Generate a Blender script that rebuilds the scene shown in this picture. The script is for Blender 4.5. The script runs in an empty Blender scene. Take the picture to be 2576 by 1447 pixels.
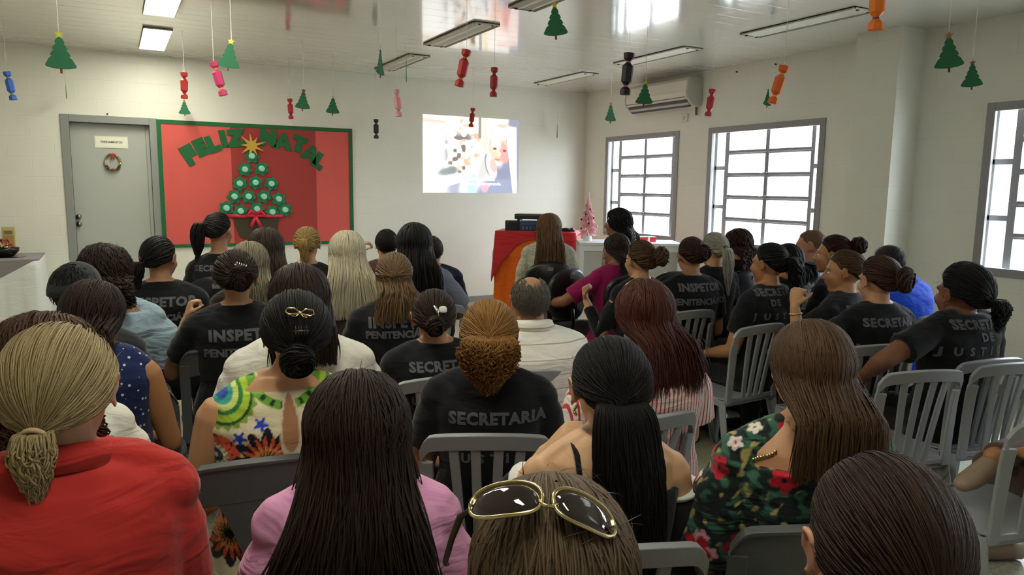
import bpy, bmesh, math, random
import numpy as np
from mathutils import Vector, Matrix, Euler, noise
from mathutils.bvhtree import BVHTree

sc = bpy.context.scene
COL = sc.collection
PI = math.pi
R = math.radians

# ------------------------------------------------------------------ camera
cam_d = bpy.data.cameras.new('camera')
cam = bpy.data.objects.new('camera', cam_d)
COL.objects.link(cam)
sc.camera = cam
cam_d.sensor_width = 36.0
cam_d.lens = 25.69
cam_d.clip_start = 0.05
cam_d.clip_end = 200
_rt, _up, _fw = ((0.8785, -0.4776, 0.0125), (0.0543, 0.1259, 0.9906), (0.4746, 0.8695, -0.1366))
cam.matrix_world = Matrix(((_rt[0], _up[0], -_fw[0], 0), (_rt[1], _up[1], -_fw[1], 0), (_rt[2], _up[2], -_fw[2], 1.56), (0, 0, 0, 1)))

# ------------------------------------------------------------------ world, light, exposure
w = bpy.data.worlds.new('daylight')
sc.world = w
w.use_nodes = True
bg = w.node_tree.nodes['Background']
bg.inputs[0].default_value = (0.81, 0.90, 1.0, 1)
bg.inputs[1].default_value = 8.5
sc.view_settings.view_transform = 'Standard'
sc.view_settings.look = 'None'
sc.view_settings.gamma = 1
sc.view_settings.use_curve_mapping = False
sc.view_settings.exposure = 1.27
sc.cycles.max_bounces = 7
sc.cycles.diffuse_bounces = 4
sc.cycles.glossy_bounces = 3
sc.cycles.transmission_bounces = 4
sc.cycles.transparent_max_bounces = 8
sc.cycles.caustics_reflective = False
sc.cycles.caustics_refractive = False
sc.cycles.sample_clamp_indirect = 6.0

# room: right wall x=XR, front wall y=YF, left wall x=XL, back wall y=YB, ceiling z=HC
XR, YF, XL, YB, HC = 6.023, 8.888, -2.6, -2.6, 2.895
WINS = [(6.90, 8.37), (4.833, 6.382), (1.79, 3.339), (-1.2, 0.35)]
WZ0, WZ1 = 0.925, 2.24
for i, (a, b) in enumerate(WINS):
    ld = bpy.data.lights.new('window_portal', 'AREA')
    ld.shape = 'RECTANGLE'
    ld.size = b - a
    ld.size_y = WZ1 - WZ0
    ld.cycles.is_portal = True
    lo = bpy.data.objects.new('window_portal', ld)
    COL.objects.link(lo)
    lo.location = (XR + 0.2, (a + b) / 2, (WZ0 + WZ1) / 2)
    lo.rotation_euler = (0, R(90), 0)

# ------------------------------------------------------------------ materials
MATS = {}
def nt(name):
    m = bpy.data.materials.new(name)
    m.use_nodes = True
    n = m.node_tree
    return m, n, n.nodes['Principled BSDF'], n.nodes, n.links
def lin(c):
    if isinstance(c, str):
        c = [int(c[i:i+2], 16) / 255 for i in (1, 3, 5)]
        return tuple((x / 12.92 if x < 0.04045 else ((x + 0.055) / 1.055) ** 2.4) for x in c)
    return tuple(c)
def rgba(c):
    return tuple(lin(c)) + (1,)
def mat(name, col, rough=0.6, metal=0.0, spec=0.5, bump=0.0, bscale=40.0, var=0.0, vscale=6.0, coat=0.0, sheen=0.0, emit=None, es=0.0, stretch=None, sss=0.0):
    """principled material with optional noise colour variation and noise bump"""
    if name in MATS:
        return MATS[name]
    m, n, p, N, L = nt(name)
    p.inputs['Base Color'].default_value = rgba(col)
    p.inputs['Roughness'].default_value = rough
    p.inputs['Metallic'].default_value = metal
    p.inputs['Specular IOR Level'].default_value = spec
    p.inputs['Coat Weight'].default_value = coat
    p.inputs['Sheen Weight'].default_value = sheen
    if sss:
        p.inputs['Subsurface Weight'].default_value = sss
        p.inputs['Subsurface Radius'].default_value = (0.012, 0.005, 0.003)
    if emit is not None:
        p.inputs['Emission Color'].default_value = rgba(emit)
        p.inputs['Emission Strength'].default_value = es
    tc = N.new('ShaderNodeTexCoord')
    src = tc.outputs['Object']
    if stretch:
        mp = N.new('ShaderNodeMapping')
        mp.inputs['Scale'].default_value = stretch
        L.new(src, mp.inputs[0])
        src = mp.outputs[0]
    if var:
        t = N.new('ShaderNodeTexNoise')
        t.inputs['Scale'].default_value = vscale
        t.inputs['Detail'].default_value = 4
        L.new(src, t.inputs['Vector'])
        mx = N.new('ShaderNodeMix')
        mx.data_type = 'RGBA'
        mx.blend_type = 'MIX'
        c = lin(col)
        mx.inputs['A'].default_value = tuple(max(0, x * (1 - var)) for x in c) + (1,)
        mx.inputs['B'].default_value = tuple(min(1, x * (1 + var)) for x in c) + (1,)
        L.new(t.outputs['Fac'], mx.inputs['Factor'])
        L.new(mx.outputs['Result'], p.inputs['Base Color'])
    if bump:
        t = N.new('ShaderNodeTexNoise')
        t.inputs['Scale'].default_value = bscale
        t.inputs['Detail'].default_value = 3
        L.new(src, t.inputs['Vector'])
        b = N.new('ShaderNodeBump')
        b.inputs['Strength'].default_value = bump
        b.inputs['Distance'].default_value = 0.01
        L.new(t.outputs['Fac'], b.inputs['Height'])
        L.new(b.outputs[0], p.inputs['Normal'])
    MATS[name] = m
    return m

def ramp(N, L, fac, stops, interp='LINEAR'):
    r = N.new('ShaderNodeValToRGB')
    r.color_ramp.interpolation = interp
    e = r.color_ramp.elements
    while len(e) < len(stops):
        e.new(0.5)
    for k, (pos, c) in enumerate(stops):
        e[k].position = pos
        e[k].color = rgba(c)
    L.new(fac, r.inputs[0])
    return r.outputs[0]

def mat_fabric(name, col, rough=0.85, fold=0.35, kind=None, col2=None, scale=1.0):
    if name in MATS:
        return MATS[name]
    m, n, p, N, L = nt(name)
    p.inputs['Roughness'].default_value = rough
    p.inputs['Specular IOR Level'].default_value = 0.2
    p.inputs['Sheen Weight'].default_value = 0.15
    p.inputs['Sheen Roughness'].default_value = 0.5
    p.inputs['Base Color'].default_value = rgba(col)
    tc = N.new('ShaderNodeTexCoord')
    o = tc.outputs['Object']
    if kind in ('vstripe', 'hstripe', 'pstripe'):
        sx = N.new('ShaderNodeSeparateXYZ')
        L.new(o, sx.inputs[0])
        mth = N.new('ShaderNodeMath')
        mth.operation = 'MULTIPLY'
        L.new(sx.outputs['X' if kind == 'vstripe' else 'Z'], mth.inputs[0])
        mth.inputs[1].default_value = scale
        fr = N.new('ShaderNodeMath')
        fr.operation = 'FRACT'
        L.new(mth.outputs[0], fr.inputs[0])
        t = {'vstripe': 0.66, 'hstripe': 0.90, 'pstripe': 0.6}[kind]
        L.new(ramp(N, L, fr.outputs[0], [(0, col), (t, col), (t + 0.03, col2), (0.97, col2), (1.0, col)]), p.inputs['Base Color'])
    elif kind == 'dots':
        v = N.new('ShaderNodeTexVoronoi')
        v.inputs['Scale'].default_value = scale
        L.new(o, v.inputs['Vector'])
        L.new(ramp(N, L, v.outputs['Distance'], [(0, col2), (0.17, col2), (0.21, col)]), p.inputs['Base Color'])
    elif kind == 'lace':
        v = N.new('ShaderNodeTexVoronoi')
        v.feature = 'DISTANCE_TO_EDGE'
        v.inputs['Scale'].default_value = scale
        L.new(o, v.inputs['Vector'])
        L.new(ramp(N, L, v.outputs['Distance'], [(0, col), (0.12, col), (0.25, col2)]), p.inputs['Base Color'])
    elif kind == 'blotch':
        t = N.new('ShaderNodeTexNoise')
        t.inputs['Scale'].default_value = scale
        t.inputs['Detail'].default_value = 2
        L.new(o, t.inputs['Vector'])
        L.new(ramp(N, L, t.outputs['Fac'], [(0.4, col), (0.5, col2), (0.6, col)]), p.inputs['Base Color'])
    elif kind == 'paint':
        a = N.new('ShaderNodeAttribute')
        a.attribute_name = 'print'
        L.new(a.outputs['Color'], p.inputs['Base Color'])
    t = N.new('ShaderNodeTexNoise')
    t.inputs['Scale'].default_value = 9
    t.inputs['Detail'].default_value = 3
    t.inputs['Distortion'].default_value = 0.6
    mp = N.new('ShaderNodeMapping')
    mp.inputs['Scale'].default_value = (0.6, 1, 1.9)
    mp.inputs['Rotation'].default_value = (0, 0.35, 0)
    L.new(o, mp.inputs[0])
    L.new(mp.outputs[0], t.inputs['Vector'])
    b = N.new('ShaderNodeBump')
    b.inputs['Strength'].default_value = fold
    b.inputs['Distance'].default_value = 0.04
    L.new(t.outputs['Fac'], b.inputs['Height'])
    t2 = N.new('ShaderNodeTexNoise')
    t2.inputs['Scale'].default_value = 350
    L.new(o, t2.inputs['Vector'])
    b2 = N.new('ShaderNodeBump')
    b2.inputs['Strength'].default_value = 0.2
    b2.inputs['Distance'].default_value = 0.002
    L.new(t2.outputs['Fac'], b2.inputs['Height'])
    L.new(b.outputs[0], b2.inputs['Normal'])
    L.new(b2.outputs[0], p.inputs['Normal'])
    MATS[name] = m
    return m

def mat_skin(name, col):
    if name in MATS:
        return MATS[name]
    m = mat(name, col, rough=0.5, spec=0.35, var=0.10, vscale=14, bump=0.08, bscale=160)
    return m

def mat_hair(name, dark, light, rough=0.58, spec=0.22):
    """strand material: u runs across a lock, v along it"""
    if name in MATS:
        return MATS[name]
    m, n, p, N, L = nt(name)
    uv = N.new('ShaderNodeTexCoord')
    mp = N.new('ShaderNodeMapping')
    mp.inputs['Scale'].default_value = (26, 1.3, 1)
    L.new(uv.outputs['UV'], mp.inputs[0])
    t = N.new('ShaderNodeTexNoise')
    t.inputs['Scale'].default_value = 1.0
    t.inputs['Detail'].default_value = 3
    t.inputs['Roughness'].default_value = 0.7
    L.new(mp.outputs[0], t.inputs['Vector'])
    L.new(ramp(N, L, t.outputs['Fac'], [(0.32, dark), (0.68, light)]), p.inputs['Base Color'])
    b = N.new('ShaderNodeBump')
    b.inputs['Strength'].default_value = 0.3
    b.inputs['Distance'].default_value = 0.003
    L.new(t.outputs['Fac'], b.inputs['Height'])
    L.new(b.outputs[0], p.inputs['Normal'])
    p.inputs['Roughness'].default_value = rough
    p.inputs['Specular IOR Level'].default_value = spec
    MATS[name] = m
    return m

# ------------------------------------------------------------------ object helpers
def props(o, label=None, cat=None, group=None, kind=None):
    for k, v in (('label', label), ('category', cat), ('group', group), ('kind', kind)):
        if v:
            o[k] = v
    return o
def empty(name, loc=(0, 0, 0), rz=0.0, label=None, cat=None, group=None):
    o = bpy.data.objects.new(name, None)
    o.empty_display_size = 0.05
    COL.objects.link(o)
    o.location = loc
    o.rotation_euler = (0, 0, rz)
    return props(o, label, cat, group)
def link(name, me, m=None, parent=None, smooth=False):
    o = bpy.data.objects.new(name, me)
    COL.objects.link(o)
    if m is not None:
        for mm in (m if isinstance(m, (list, tuple)) else [m]):
            me.materials.append(mm)
    if parent is not None:
        o.parent = parent
    if smooth:
        me.shade_smooth()
    return o
def copy_tree(o, parent=None):
    c = o.copy()
    COL.objects.link(c)
    if parent is not None:
        c.parent = parent
    for ch in list(o.children):
        copy_tree(ch, c)
    return c

class MB:
    """collects closed shapes; build() links them as one mesh object"""
    def __init__(s):
        s.v = []
        s.f = []
    def add(s, v, f):
        b = len(s.v)
        s.v += [tuple(x) for x in v]
        s.f += [tuple(b + i for i in q) for q in f]
        return s
    def box(s, lo, hi, M=None, bev=0.0):
        x0, y0, z0 = lo
        x1, y1, z1 = hi
        if bev:
            bm = bmesh.new()
            bmesh.ops.create_cube(bm, size=1, matrix=Matrix.Translation(((x0+x1)/2, (y0+y1)/2, (z0+z1)/2)) @ Matrix.Diagonal((x1-x0, y1-y0, z1-z0, 1)))
            bmesh.ops.bevel(bm, geom=bm.edges[:], offset=bev, segments=2, affect='EDGES', profile=0.5)
            v = [x.co.copy() for x in bm.verts]
            bm.verts.index_update()
            f = [[x.index for x in q.verts] for q in bm.faces]
            bm.free()
        else:
            v = [Vector(c) for c in ((x0, y0, z0), (x1, y0, z0), (x1, y1, z0), (x0, y1, z0), (x0, y0, z1), (x1, y0, z1), (x1, y1, z1), (x0, y1, z1))]
            f = [(0, 3, 2, 1), (4, 5, 6, 7), (0, 1, 5, 4), (1, 2, 6, 5), (2, 3, 7, 6), (3, 0, 4, 7)]
        if M is not None:
            v = [M @ x for x in v]
        return s.add(v, f)
    def loft(s, rings, cap=True):
        """rings: list of equal-length lists of points"""
        n = len(rings[0])
        v = [p for r in rings for p in r]
        f = []
        for k in range(len(rings) - 1):
            for i in range(n):
                j = (i + 1) % n
                f.append((k*n + i, k*n + j, (k+1)*n + j, (k+1)*n + i))
        if cap:
            f.append(tuple(reversed(range(n))))
            f.append(tuple((len(rings)-1)*n + i for i in range(n)))
        return s.add(v, f)
    def tube(s, pts, rad, n=8, flat=1.0, up=(0, 0, 1), sq=False, round_ends=False):
        pts = [Vector(p) for p in pts]
        if not hasattr(rad, '__len__'):
            rad = [rad] * len(pts)
        rad = list(rad)
        if round_ends:
            d0 = (pts[0] - pts[1]).normalized()
            d1 = (pts[-1] - pts[-2]).normalized()
            r0, r1 = rad[0], rad[-1]
            pts = [pts[0] + d0*r0*0.95, pts[0] + d0*r0*0.7] + pts + [pts[-1] + d1*r1*0.7, pts[-1] + d1*r1*0.95]
            rad = [r0*0.25, r0*0.7] + rad + [r1*0.7, r1*0.25]
        rings = []
        ref = None
        for i, p in enumerate(pts):
            t = (pts[min(i+1, len(pts)-1)] - pts[max(i-1, 0)]).normalized()
            if ref is None:
                u = Vector(up)
                if abs(u.dot(t)) > 0.95:
                    u = Vector((1, 0, 0)) if abs(t.x) < 0.9 else Vector((0, 1, 0))
                a = (u - t*u.dot(t)).normalized()
            else:
                a = (ref - t*ref.dot(t)).normalized()
            ref = a
            b = t.cross(a)
            ring = []
            for k in range(n):
                th = 2*PI*(k + (0.5 if sq else 0))/n
                ring.append(p + a*math.cos(th)*rad[i]*flat + b*math.sin(th)*rad[i])
            rings.append(ring)
        return s.loft(rings)
    def ell(s, c, r, M=None, nu=14, nv=9):
        rings = []
        for j in range(1, nv):
            ph = PI*j/nv
            rings.append([Vector((r[0]*math.sin(ph)*math.cos(2*PI*i/nu), r[1]*math.sin(ph)*math.sin(2*PI*i/nu), -r[2]*math.cos(ph))) for i in range(nu)])
        v = [p for q in rings for p in q] + [Vector((0, 0, -r[2])), Vector((0, 0, r[2]))]
        f = []
        for k in range(len(rings)-1):
            for i in range(nu):
                j = (i+1) % nu
                f.append((k*nu+i, k*nu+j, (k+1)*nu+j, (k+1)*nu+i))
        b, t = len(v)-2, len(v)-1
        for i in range(nu):
            f.append((b, (i+1) % nu, i))
            f.append((t, (nv-2)*nu+i, (nv-2)*nu+(i+1) % nu))
        if M is not None:
            v = [M @ x for x in v]
        c = Vector(c)
        return s.add([x + c for x in v], f)
    def patch(s, fn, nu, nv, th):
        """closed shell of thickness th along local normals over grid fn(a,b), a,b in 0..1"""
        P = [[Vector(fn(i/nu, j/nv)) for j in range(nv+1)] for i in range(nu+1)]
        v, f = [], []
        top, bot = {}, {}
        for i in range(nu+1):
            for j in range(nv+1):
                du = P[min(i+1, nu)][j] - P[max(i-1, 0)][j]
                dv = P[i][min(j+1, nv)] - P[i][max(j-1, 0)]
                nn = du.cross(dv)
                nn = nn.normalized() if nn.length > 1e-12 else Vector((0, 1, 0))
                top[i, j] = len(v)
                v.append(P[i][j] + nn*th/2)
                bot[i, j] = len(v)
                v.append(P[i][j] - nn*th/2)
        for i in range(nu):
            for j in range(nv):
                f.append((top[i, j], top[i+1, j], top[i+1, j+1], top[i, j+1]))
                f.append((bot[i, j], bot[i, j+1], bot[i+1, j+1], bot[i+1, j]))
        for i in range(nu):
            f.append((top[i, 0], bot[i, 0], bot[i+1, 0], top[i+1, 0]))
            f.append((top[i, nv], top[i+1, nv], bot[i+1, nv], bot[i, nv]))
        for j in range(nv):
            f.append((top[0, j], top[0, j+1], bot[0, j+1], bot[0, j]))
            f.append((top[nu, j], bot[nu, j], bot[nu, j+1], top[nu, j+1]))
        return s.add(v, f)
    def prism(s, poly, th, M):
        """extrude 2D polygon (x,z) by th along y, then transform"""
        n = len(poly)
        v = [M @ Vector((x, -th/2, z)) for x, z in poly] + [M @ Vector((x, th/2, z)) for x, z in poly]
        f = [tuple(range(n)), tuple(reversed(range(n, 2*n)))]
        for i in range(n):
            j = (i+1) % n
            f.append((i, i+n, j+n, j))
        return s.add(v, f)
    def mesh(s, name='m'):
        me = bpy.data.meshes.new(name)
        me.from_pydata(s.v, [], s.f)
        bm = bmesh.new()
        bm.from_mesh(me)
        bmesh.ops.recalc_face_normals(bm, faces=bm.faces)
        bm.to_mesh(me)
        bm.free()
        return me
    def build(s, name, m, parent=None, smooth=False, bevel=0.0, sub=0):
        o = link(name, s.mesh(name), m, parent)
        if bevel:
            b = o.modifiers.new('bevel', 'BEVEL')
            b.width = bevel
            b.segments = 2
            b.limit_method = 'ANGLE'
        if sub:
            q = o.modifiers.new('sub', 'SUBSURF')
            q.levels = q.render_levels = sub
        if smooth:
            o.data.shade_smooth()
        return o

def fuse(mb, voxel, smooth_it=4, factor=0.5, disp=None):
    """voxel-union the closed shapes of mb into one continuous surface; returns the mesh"""
    me = mb.mesh('fuse')
    o = bpy.data.objects.new('fuse_tmp', me)
    COL.objects.link(o)
    r = o.modifiers.new('r', 'REMESH')
    r.mode = 'VOXEL'
    r.voxel_size = voxel
    r.use_smooth_shade = True
    if smooth_it:
        s = o.modifiers.new('s', 'SMOOTH')
        s.factor = factor
        s.iterations = smooth_it
    dg = bpy.context.evaluated_depsgraph_get()
    out = bpy.data.meshes.new_from_object(o.evaluated_get(dg))
    bpy.data.objects.remove(o)
    bpy.data.meshes.remove(me)
    if disp:
        n = len(out.vertices)
        co = np.empty(n*3, np.float32)
        no = np.empty(n*3, np.float32)
        out.vertices.foreach_get('co', co)
        out.vertices.foreach_get('normal', no)
        co = co.reshape(-1, 3)
        no = no.reshape(-1, 3)
        co = co + no*disp(co)[:, None]
        out.vertices.foreach_set('co', co.astype(np.float32).ravel())
    out.shade_smooth()
    return out

def text_mesh(txt, size, depth=0.0, offset=0.0, spacing=1.0, res=3):
    cu = bpy.data.curves.new('txt', 'FONT')
    cu.body = txt
    cu.size = size
    cu.align_x = 'CENTER'
    cu.align_y = 'CENTER'
    cu.extrude = depth
    cu.offset = offset
    cu.space_character = spacing
    cu.resolution_u = res
    o = bpy.data.objects.new('txt', cu)
    COL.objects.link(o)
    dg = bpy.context.evaluated_depsgraph_get()
    me = bpy.data.meshes.new_from_object(o.evaluated_get(dg))
    bpy.data.objects.remove(o)
    bpy.data.curves.remove(cu)
    me.materials.clear()
    return me

# ------------------------------------------------------------------ room shell
def struct(name, mb, m, **k):
    return props(mb.build(name, m, **k), kind='structure')

def mat_wall(name, col, brick=True):
    m, n, p, N, L = nt(name)
    p.inputs['Roughness'].default_value = 0.55
    p.inputs['Specular IOR Level'].default_value = 0.35
    tc = N.new('ShaderNodeTexCoord')
    t = N.new('ShaderNodeTexNoise')
    t.inputs['Scale'].default_value = 3
    t.inputs['Detail'].default_value = 5
    L.new(tc.outputs['Object'], t.inputs['Vector'])
    c = lin(col)
    L.new(ramp(N, L, t.outputs['Fac'], [(0.3, tuple(x*0.97 for x in c)), (0.7, c)]), p.inputs['Base Color'])
    # painted block joints: courses every 0.2 m
    sx = N.new('ShaderNodeSeparateXYZ')
    L.new(tc.outputs['Object'], sx.inputs[0])
    ad = N.new('ShaderNodeMath')
    ad.operation = 'ADD'
    L.new(sx.outputs['X'], ad.inputs[0])
    L.new(sx.outputs['Y'], ad.inputs[1])
    cx = N.new('ShaderNodeCombineXYZ')
    L.new(ad.outputs[0], cx.inputs['X'])
    L.new(sx.outputs['Z'], cx.inputs['Y'])
    br = N.new('ShaderNodeTexBrick')
    br.inputs['Scale'].default_value = 1
    br.inputs['Mortar Size'].default_value = 0.004
    br.inputs['Mortar Smooth'].default_value = 0.8
    br.inputs['Brick Width'].default_value = 0.4
    br.inputs['Row Height'].default_value = 0.2
    L.new(cx.outputs[0], br.inputs['Vector'])
    b = N.new('ShaderNodeBump')
    b.inputs['Strength'].default_value = 0.35
    b.inputs['Distance'].default_value = 0.004
    b.invert = True
    L.new(br.outputs['Fac'], b.inputs['Height'])
    t2 = N.new('ShaderNodeTexNoise')
    t2.inputs['Scale'].default_value = 60
    L.new(tc.outputs['Object'], t2.inputs['Vector'])
    b2 = N.new('ShaderNodeBump')
    b2.inputs['Strength'].default_value = 0.08
    b2.inputs['Distance'].default_value = 0.004
    L.new(t2.outputs['Fac'], b2.inputs['Height'])
    L.new(b.outputs[0], b2.inputs['Normal'])
    L.new(b2.outputs[0], p.inputs['Normal'])
    return m
M_WALL = mat_wall('painted_block', '#ecebe0')
M_GREY = mat('grey_paint', '#8f9290', rough=0.45)
M_DOOR = mat('door_paint', '#b4b8b2', rough=0.5, bump=0.03, bscale=30)
M_WINF = mat('window_steel', '#97979a', rough=0.4)

DOX0, DOX1, DOZ = -0.345, 0.395, 2.165
mb = MB().box((XL-0.2, YF, 0), (DOX0, YF+0.2, HC)).box((DOX1, YF, 0), (XR+0.2, YF+0.2, HC)).box((DOX0, YF, DOZ), (DOX1, YF+0.2, HC))
mb.box((DOX0-0.05, YF+0.2, 0), (DOX1+0.05, YF+0.25, DOZ+0.05))  # unseen slab added behind the door to block light leaking through its gap
struct('wall_front', mb, M_WALL)
mb = MB()
ys = [YF+0.2]
edges = sorted(WINS, reverse=True)
cur = YF
for a, b in edges:
    mb.box((XR, b, 0), (XR+0.2, cur, HC))
    mb.box((XR, a, 0), (XR+0.2, b, WZ0))
    mb.box((XR, a, WZ1), (XR+0.2, b, HC))
    cur = a
mb.box((XR, YB-0.2, 0), (XR+0.2, cur, HC))
struct('wall_right', mb, M_WALL)
struct('trim_1', MB().box((5.692, 3.903, 0), (XR, 4.30, HC)), M_WALL)
struct('wall_left', MB().box((XL-0.2, YB-0.2, 0), (XL, YF, HC)), M_WALL)
struct('wall_back', MB().box((XL, YB-0.2, 0), (XR, YB, HC)), M_WALL)

# floor: pale greenish terrazzo-like vinyl
m, n, p, N, L = nt('floor_vinyl')
tc = N.new('ShaderNodeTexCoord')
t = N.new('ShaderNodeTexNoise')
t.inputs['Scale'].default_value = 55
t.inputs['Detail'].default_value = 6
L.new(tc.outputs['Object'], t.inputs['Vector'])
L.new(ramp(N, L, t.outputs['Fac'], [(0.35, '#8d8a72'), (0.65, '#b5b197')]), p.inputs['Base Color'])
p.inputs['Roughness'].default_value = 0.3
struct('floor', MB().box((XL-0.2, YB-0.2, -0.1), (XR+0.2, YF+0.2, 0)), m)

# ceiling: glossy PVC planks running along x
m, n, p, N, L = nt('ceiling_pvc')
tc = N.new('ShaderNodeTexCoord')
sx = N.new('ShaderNodeSeparateXYZ')
L.new(tc.outputs['Object'], sx.inputs[0])
mu = N.new('ShaderNodeMath')
mu.operation = 'MULTIPLY'
mu.inputs[1].default_value = 5.0
L.new(sx.outputs['Y'], mu.inputs[0])
fr = N.new('ShaderNodeMath')
fr.operation = 'FRACT'
L.new(mu.outputs[0], fr.inputs[0])
hgt = ramp(N, L, fr.outputs[0], [(0.0, (0, 0, 0)), (0.03, (1, 1, 1)), (0.97, (1, 1, 1)), (1.0, (0, 0, 0))])
b = N.new('ShaderNodeBump')
b.inputs['Strength'].default_value = 0.22
b.inputs['Distance'].default_value = 0.003
L.new(hgt, b.inputs['Height'])
t = N.new('ShaderNodeTexNoise')
t.inputs['Scale'].default_value = 1.0
mp = N.new('ShaderNodeMapping')
mp.inputs['Scale'].default_value = (0.7, 11, 1)
L.new(tc.outputs['Object'], mp.inputs[0])
L.new(mp.outputs[0], t.inputs['Vector'])
b2 = N.new('ShaderNodeBump')
b2.inputs['Strength'].default_value = 0.12
b2.inputs['Distance'].default_value = 0.01
L.new(t.outputs['Fac'], b2.inputs['Height'])
L.new(b.outputs[0], b2.inputs['Normal'])
L.new(b2.outputs[0], p.inputs['Normal'])
p.inputs['Base Color'].default_value = rgba('#e4e2dc')
p.inputs['Roughness'].default_value = 0.16
p.inputs['Specular IOR Level'].default_value = 0.8
p.inputs['Coat Weight'].default_value = 1.0
p.inputs['Coat IOR'].default_value = 1.9
p.inputs['Coat Roughness'].default_value = 0.07
struct('ceiling', MB().box((XL-0.2, YB-0.2, HC), (XR+0.2, YF+0.2, HC+0.1)), m)

struct('baseboard_front', MB().box((XL, YF-0.012, 0), (-0.42, YF, 0.08)).box((0.47, YF-0.012, 0), (XR, YF, 0.08)), M_GREY)
struct('baseboard_right', MB().box((XR-0.012, YB, 0), (XR, 3.903, 0.08)).box((XR-0.012, 4.30, 0), (XR, YF-0.012, 0.08)), M_GREY)

# door
d1 = props(empty('door_1', (0.02, YF, 0)), kind='structure')
MB().box((DOX0-0.075-0.02, -0.015, 0), (DOX0-0.02, 0.12, DOZ+0.075)).box((DOX1-0.02, -0.015, 0), (DOX1+0.055, 0.12, DOZ+0.075)).box((DOX0-0.02, -0.015, DOZ), (DOX1-0.02, 0.12, DOZ+0.075)).build('door_frame', M_GREY, d1, bevel=0.004)
dl = MB().box((DOX0-0.02, 0.075, 0.01), (DOX1-0.02, 0.115, DOZ)).build('door_leaf', M_DOOR, d1)
MB().box((DOX1-0.06, 0.068, 0.01), (DOX1-0.052, 0.076, DOZ)).build('door_seam', M_GREY, d1)
M_KNOB = mat('brushed_steel', '#8a8578', rough=0.3, metal=1.0)
for z in (1.19, 1.115):
    k = MB()
    k.tube([(-0.335, 0.075, z), (-0.335, 0.06, z)], [0.027, 0.024], n=20)
    k.tube([(-0.335, 0.06, z), (-0.335, 0.045, z), (-0.335, 0.03, z)], [0.012, 0.022, 0.018], n=18)
    k.build('door_knob' if z > 1.15 else 'door_lock', M_KNOB, d1, smooth=True)

# windows
mg, n, p, N, L = nt('clear_glass')
n.nodes.remove(p)
tr = N.new('ShaderNodeBsdfTransparent')
tr.inputs[0].default_value = (0.96, 0.98, 0.98, 1)
gl = N.new('ShaderNodeBsdfGlossy')
gl.inputs['Roughness'].default_value = 0.03
mx = N.new('ShaderNodeMixShader')
mx.inputs[0].default_value = 0.06
L.new(tr.outputs[0], mx.inputs[1])
L.new(gl.outputs[0], mx.inputs[2])
L.new(mx.outputs[0], n.nodes['Material Output'].inputs[0])
M_GLASS = mg
for wi, (a, b) in enumerate(WINS):
    W = b - a
    e = props(empty('window_%d' % (wi+1), (XR, (a+b)/2, WZ0)), kind='structure')
    H = WZ1 - WZ0
    # flat steel surround on the room face
    t = 0.055
    MB().box((-0.012, -W/2-0.01, -0.01), (0.02, -W/2+t, H+0.01)).box((-0.012, W/2-t, -0.01), (0.02, W/2+0.01, H+0.01)).box((-0.012, -W/2+t, -0.01), (0.02, W/2-t, t)).box((-0.012, -W/2+t, H-t), (0.02, W/2-t, H+0.01)).build('window_surround', M_WINF, e, bevel=0.003)
    g = MB()
    X0, X1 = 0.10, 0.135
    fr_ = 0.03
    g.box((X0, -W/2, 0), (X1, -W/2+fr_, H)).box((X0, W/2-fr_, 0), (X1, W/2, H)).box((X0, -W/2, 0), (X1, W/2, fr_)).box((X0, -W/2, H-fr_), (X1, W/2, H))
    c0, c1 = -W/2+0.20, W/2-0.19
    for yy, bw in ((c0, 0.046), (c1, 0.060), ((c0+c1)/2, 0.050)):
        g.box((X0-0.005, yy-bw/2, 0.02), (X1, yy+bw/2, H-0.02))
    for k in (1, 2):
        zz = H*k/3
        g.box((X0, -W/2, zz-0.022), (X1, c0, zz+0.022)).box((X0, c1, zz-0.022), (X1, W/2, zz+0.022))
    for k in (1, 2, 3, 4):
        zz = 0.05 + (H-0.08)*k/5
        g.box((X0, c0, zz-0.016), (X1, c1, zz+0.030)).box((X0-0.02, c0, zz-0.004), (X0, c1, zz+0.004))
    g.build('window_grid', M_WINF, e, bevel=0.003)
    MB().box((0.115, -W/2+0.01, 0.01), (0.119, W/2-0.01, H-0.01)).build('window_pane', M_GLASS, e)
    for k in (1, 2, 3):
        zz = 0.05 + (H-0.08)*k/5
        MB().tube([(0.095, (c0+c1)/2-0.02, zz+0.02), (0.07, (c0+c1)/2-0.02, zz+0.03), (0.06, (c0+c1)/2+0.05, zz+0.02)], 0.005, n=8).build('window_latch', M_KNOB, e, smooth=True)

# outside: pale yard wall topped with coils of wire, and paving
M_OUT = mat('rendered_wall', '#cfc6bf', rough=0.9, var=0.12, vscale=2.5)
struct('trim_2', MB().box((11.0, -12, -0.4), (11.25, 22, 1.75)), M_OUT)
struct('trim_3', MB().box((XR+0.2, -12, -0.5), (30, 22, -0.4)), mat('paving', '#c9c4ba', rough=0.9))
M_WIRE = mat('galvanised_wire', '#8b8e94', rough=0.4, metal=0.8)
wr = MB()
pts = []
for k in range(1700):
    a = k/12*2*PI
    pts.append((11.1 + 0.34*math.cos(a), 1 + k*0.0085, 2.02 + 0.34*math.sin(a)))
wr.tube(pts, 0.009, n=4)
props(wr.build('coiled_wire', M_WIRE), 'coil of galvanised wire on top of the yard wall outside the windows', 'wire')
ob = empty('building', (17, 8, -0.4), 0, 'pale building beyond the yard wall outside the windows', 'building')
MB().box((-1.5, -8, 0), (1.5, 8, 3.1)).build('wall', mat('far_render', '#d8d0cc', rough=0.9, var=0.1, vscale=1.0), ob)
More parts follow.
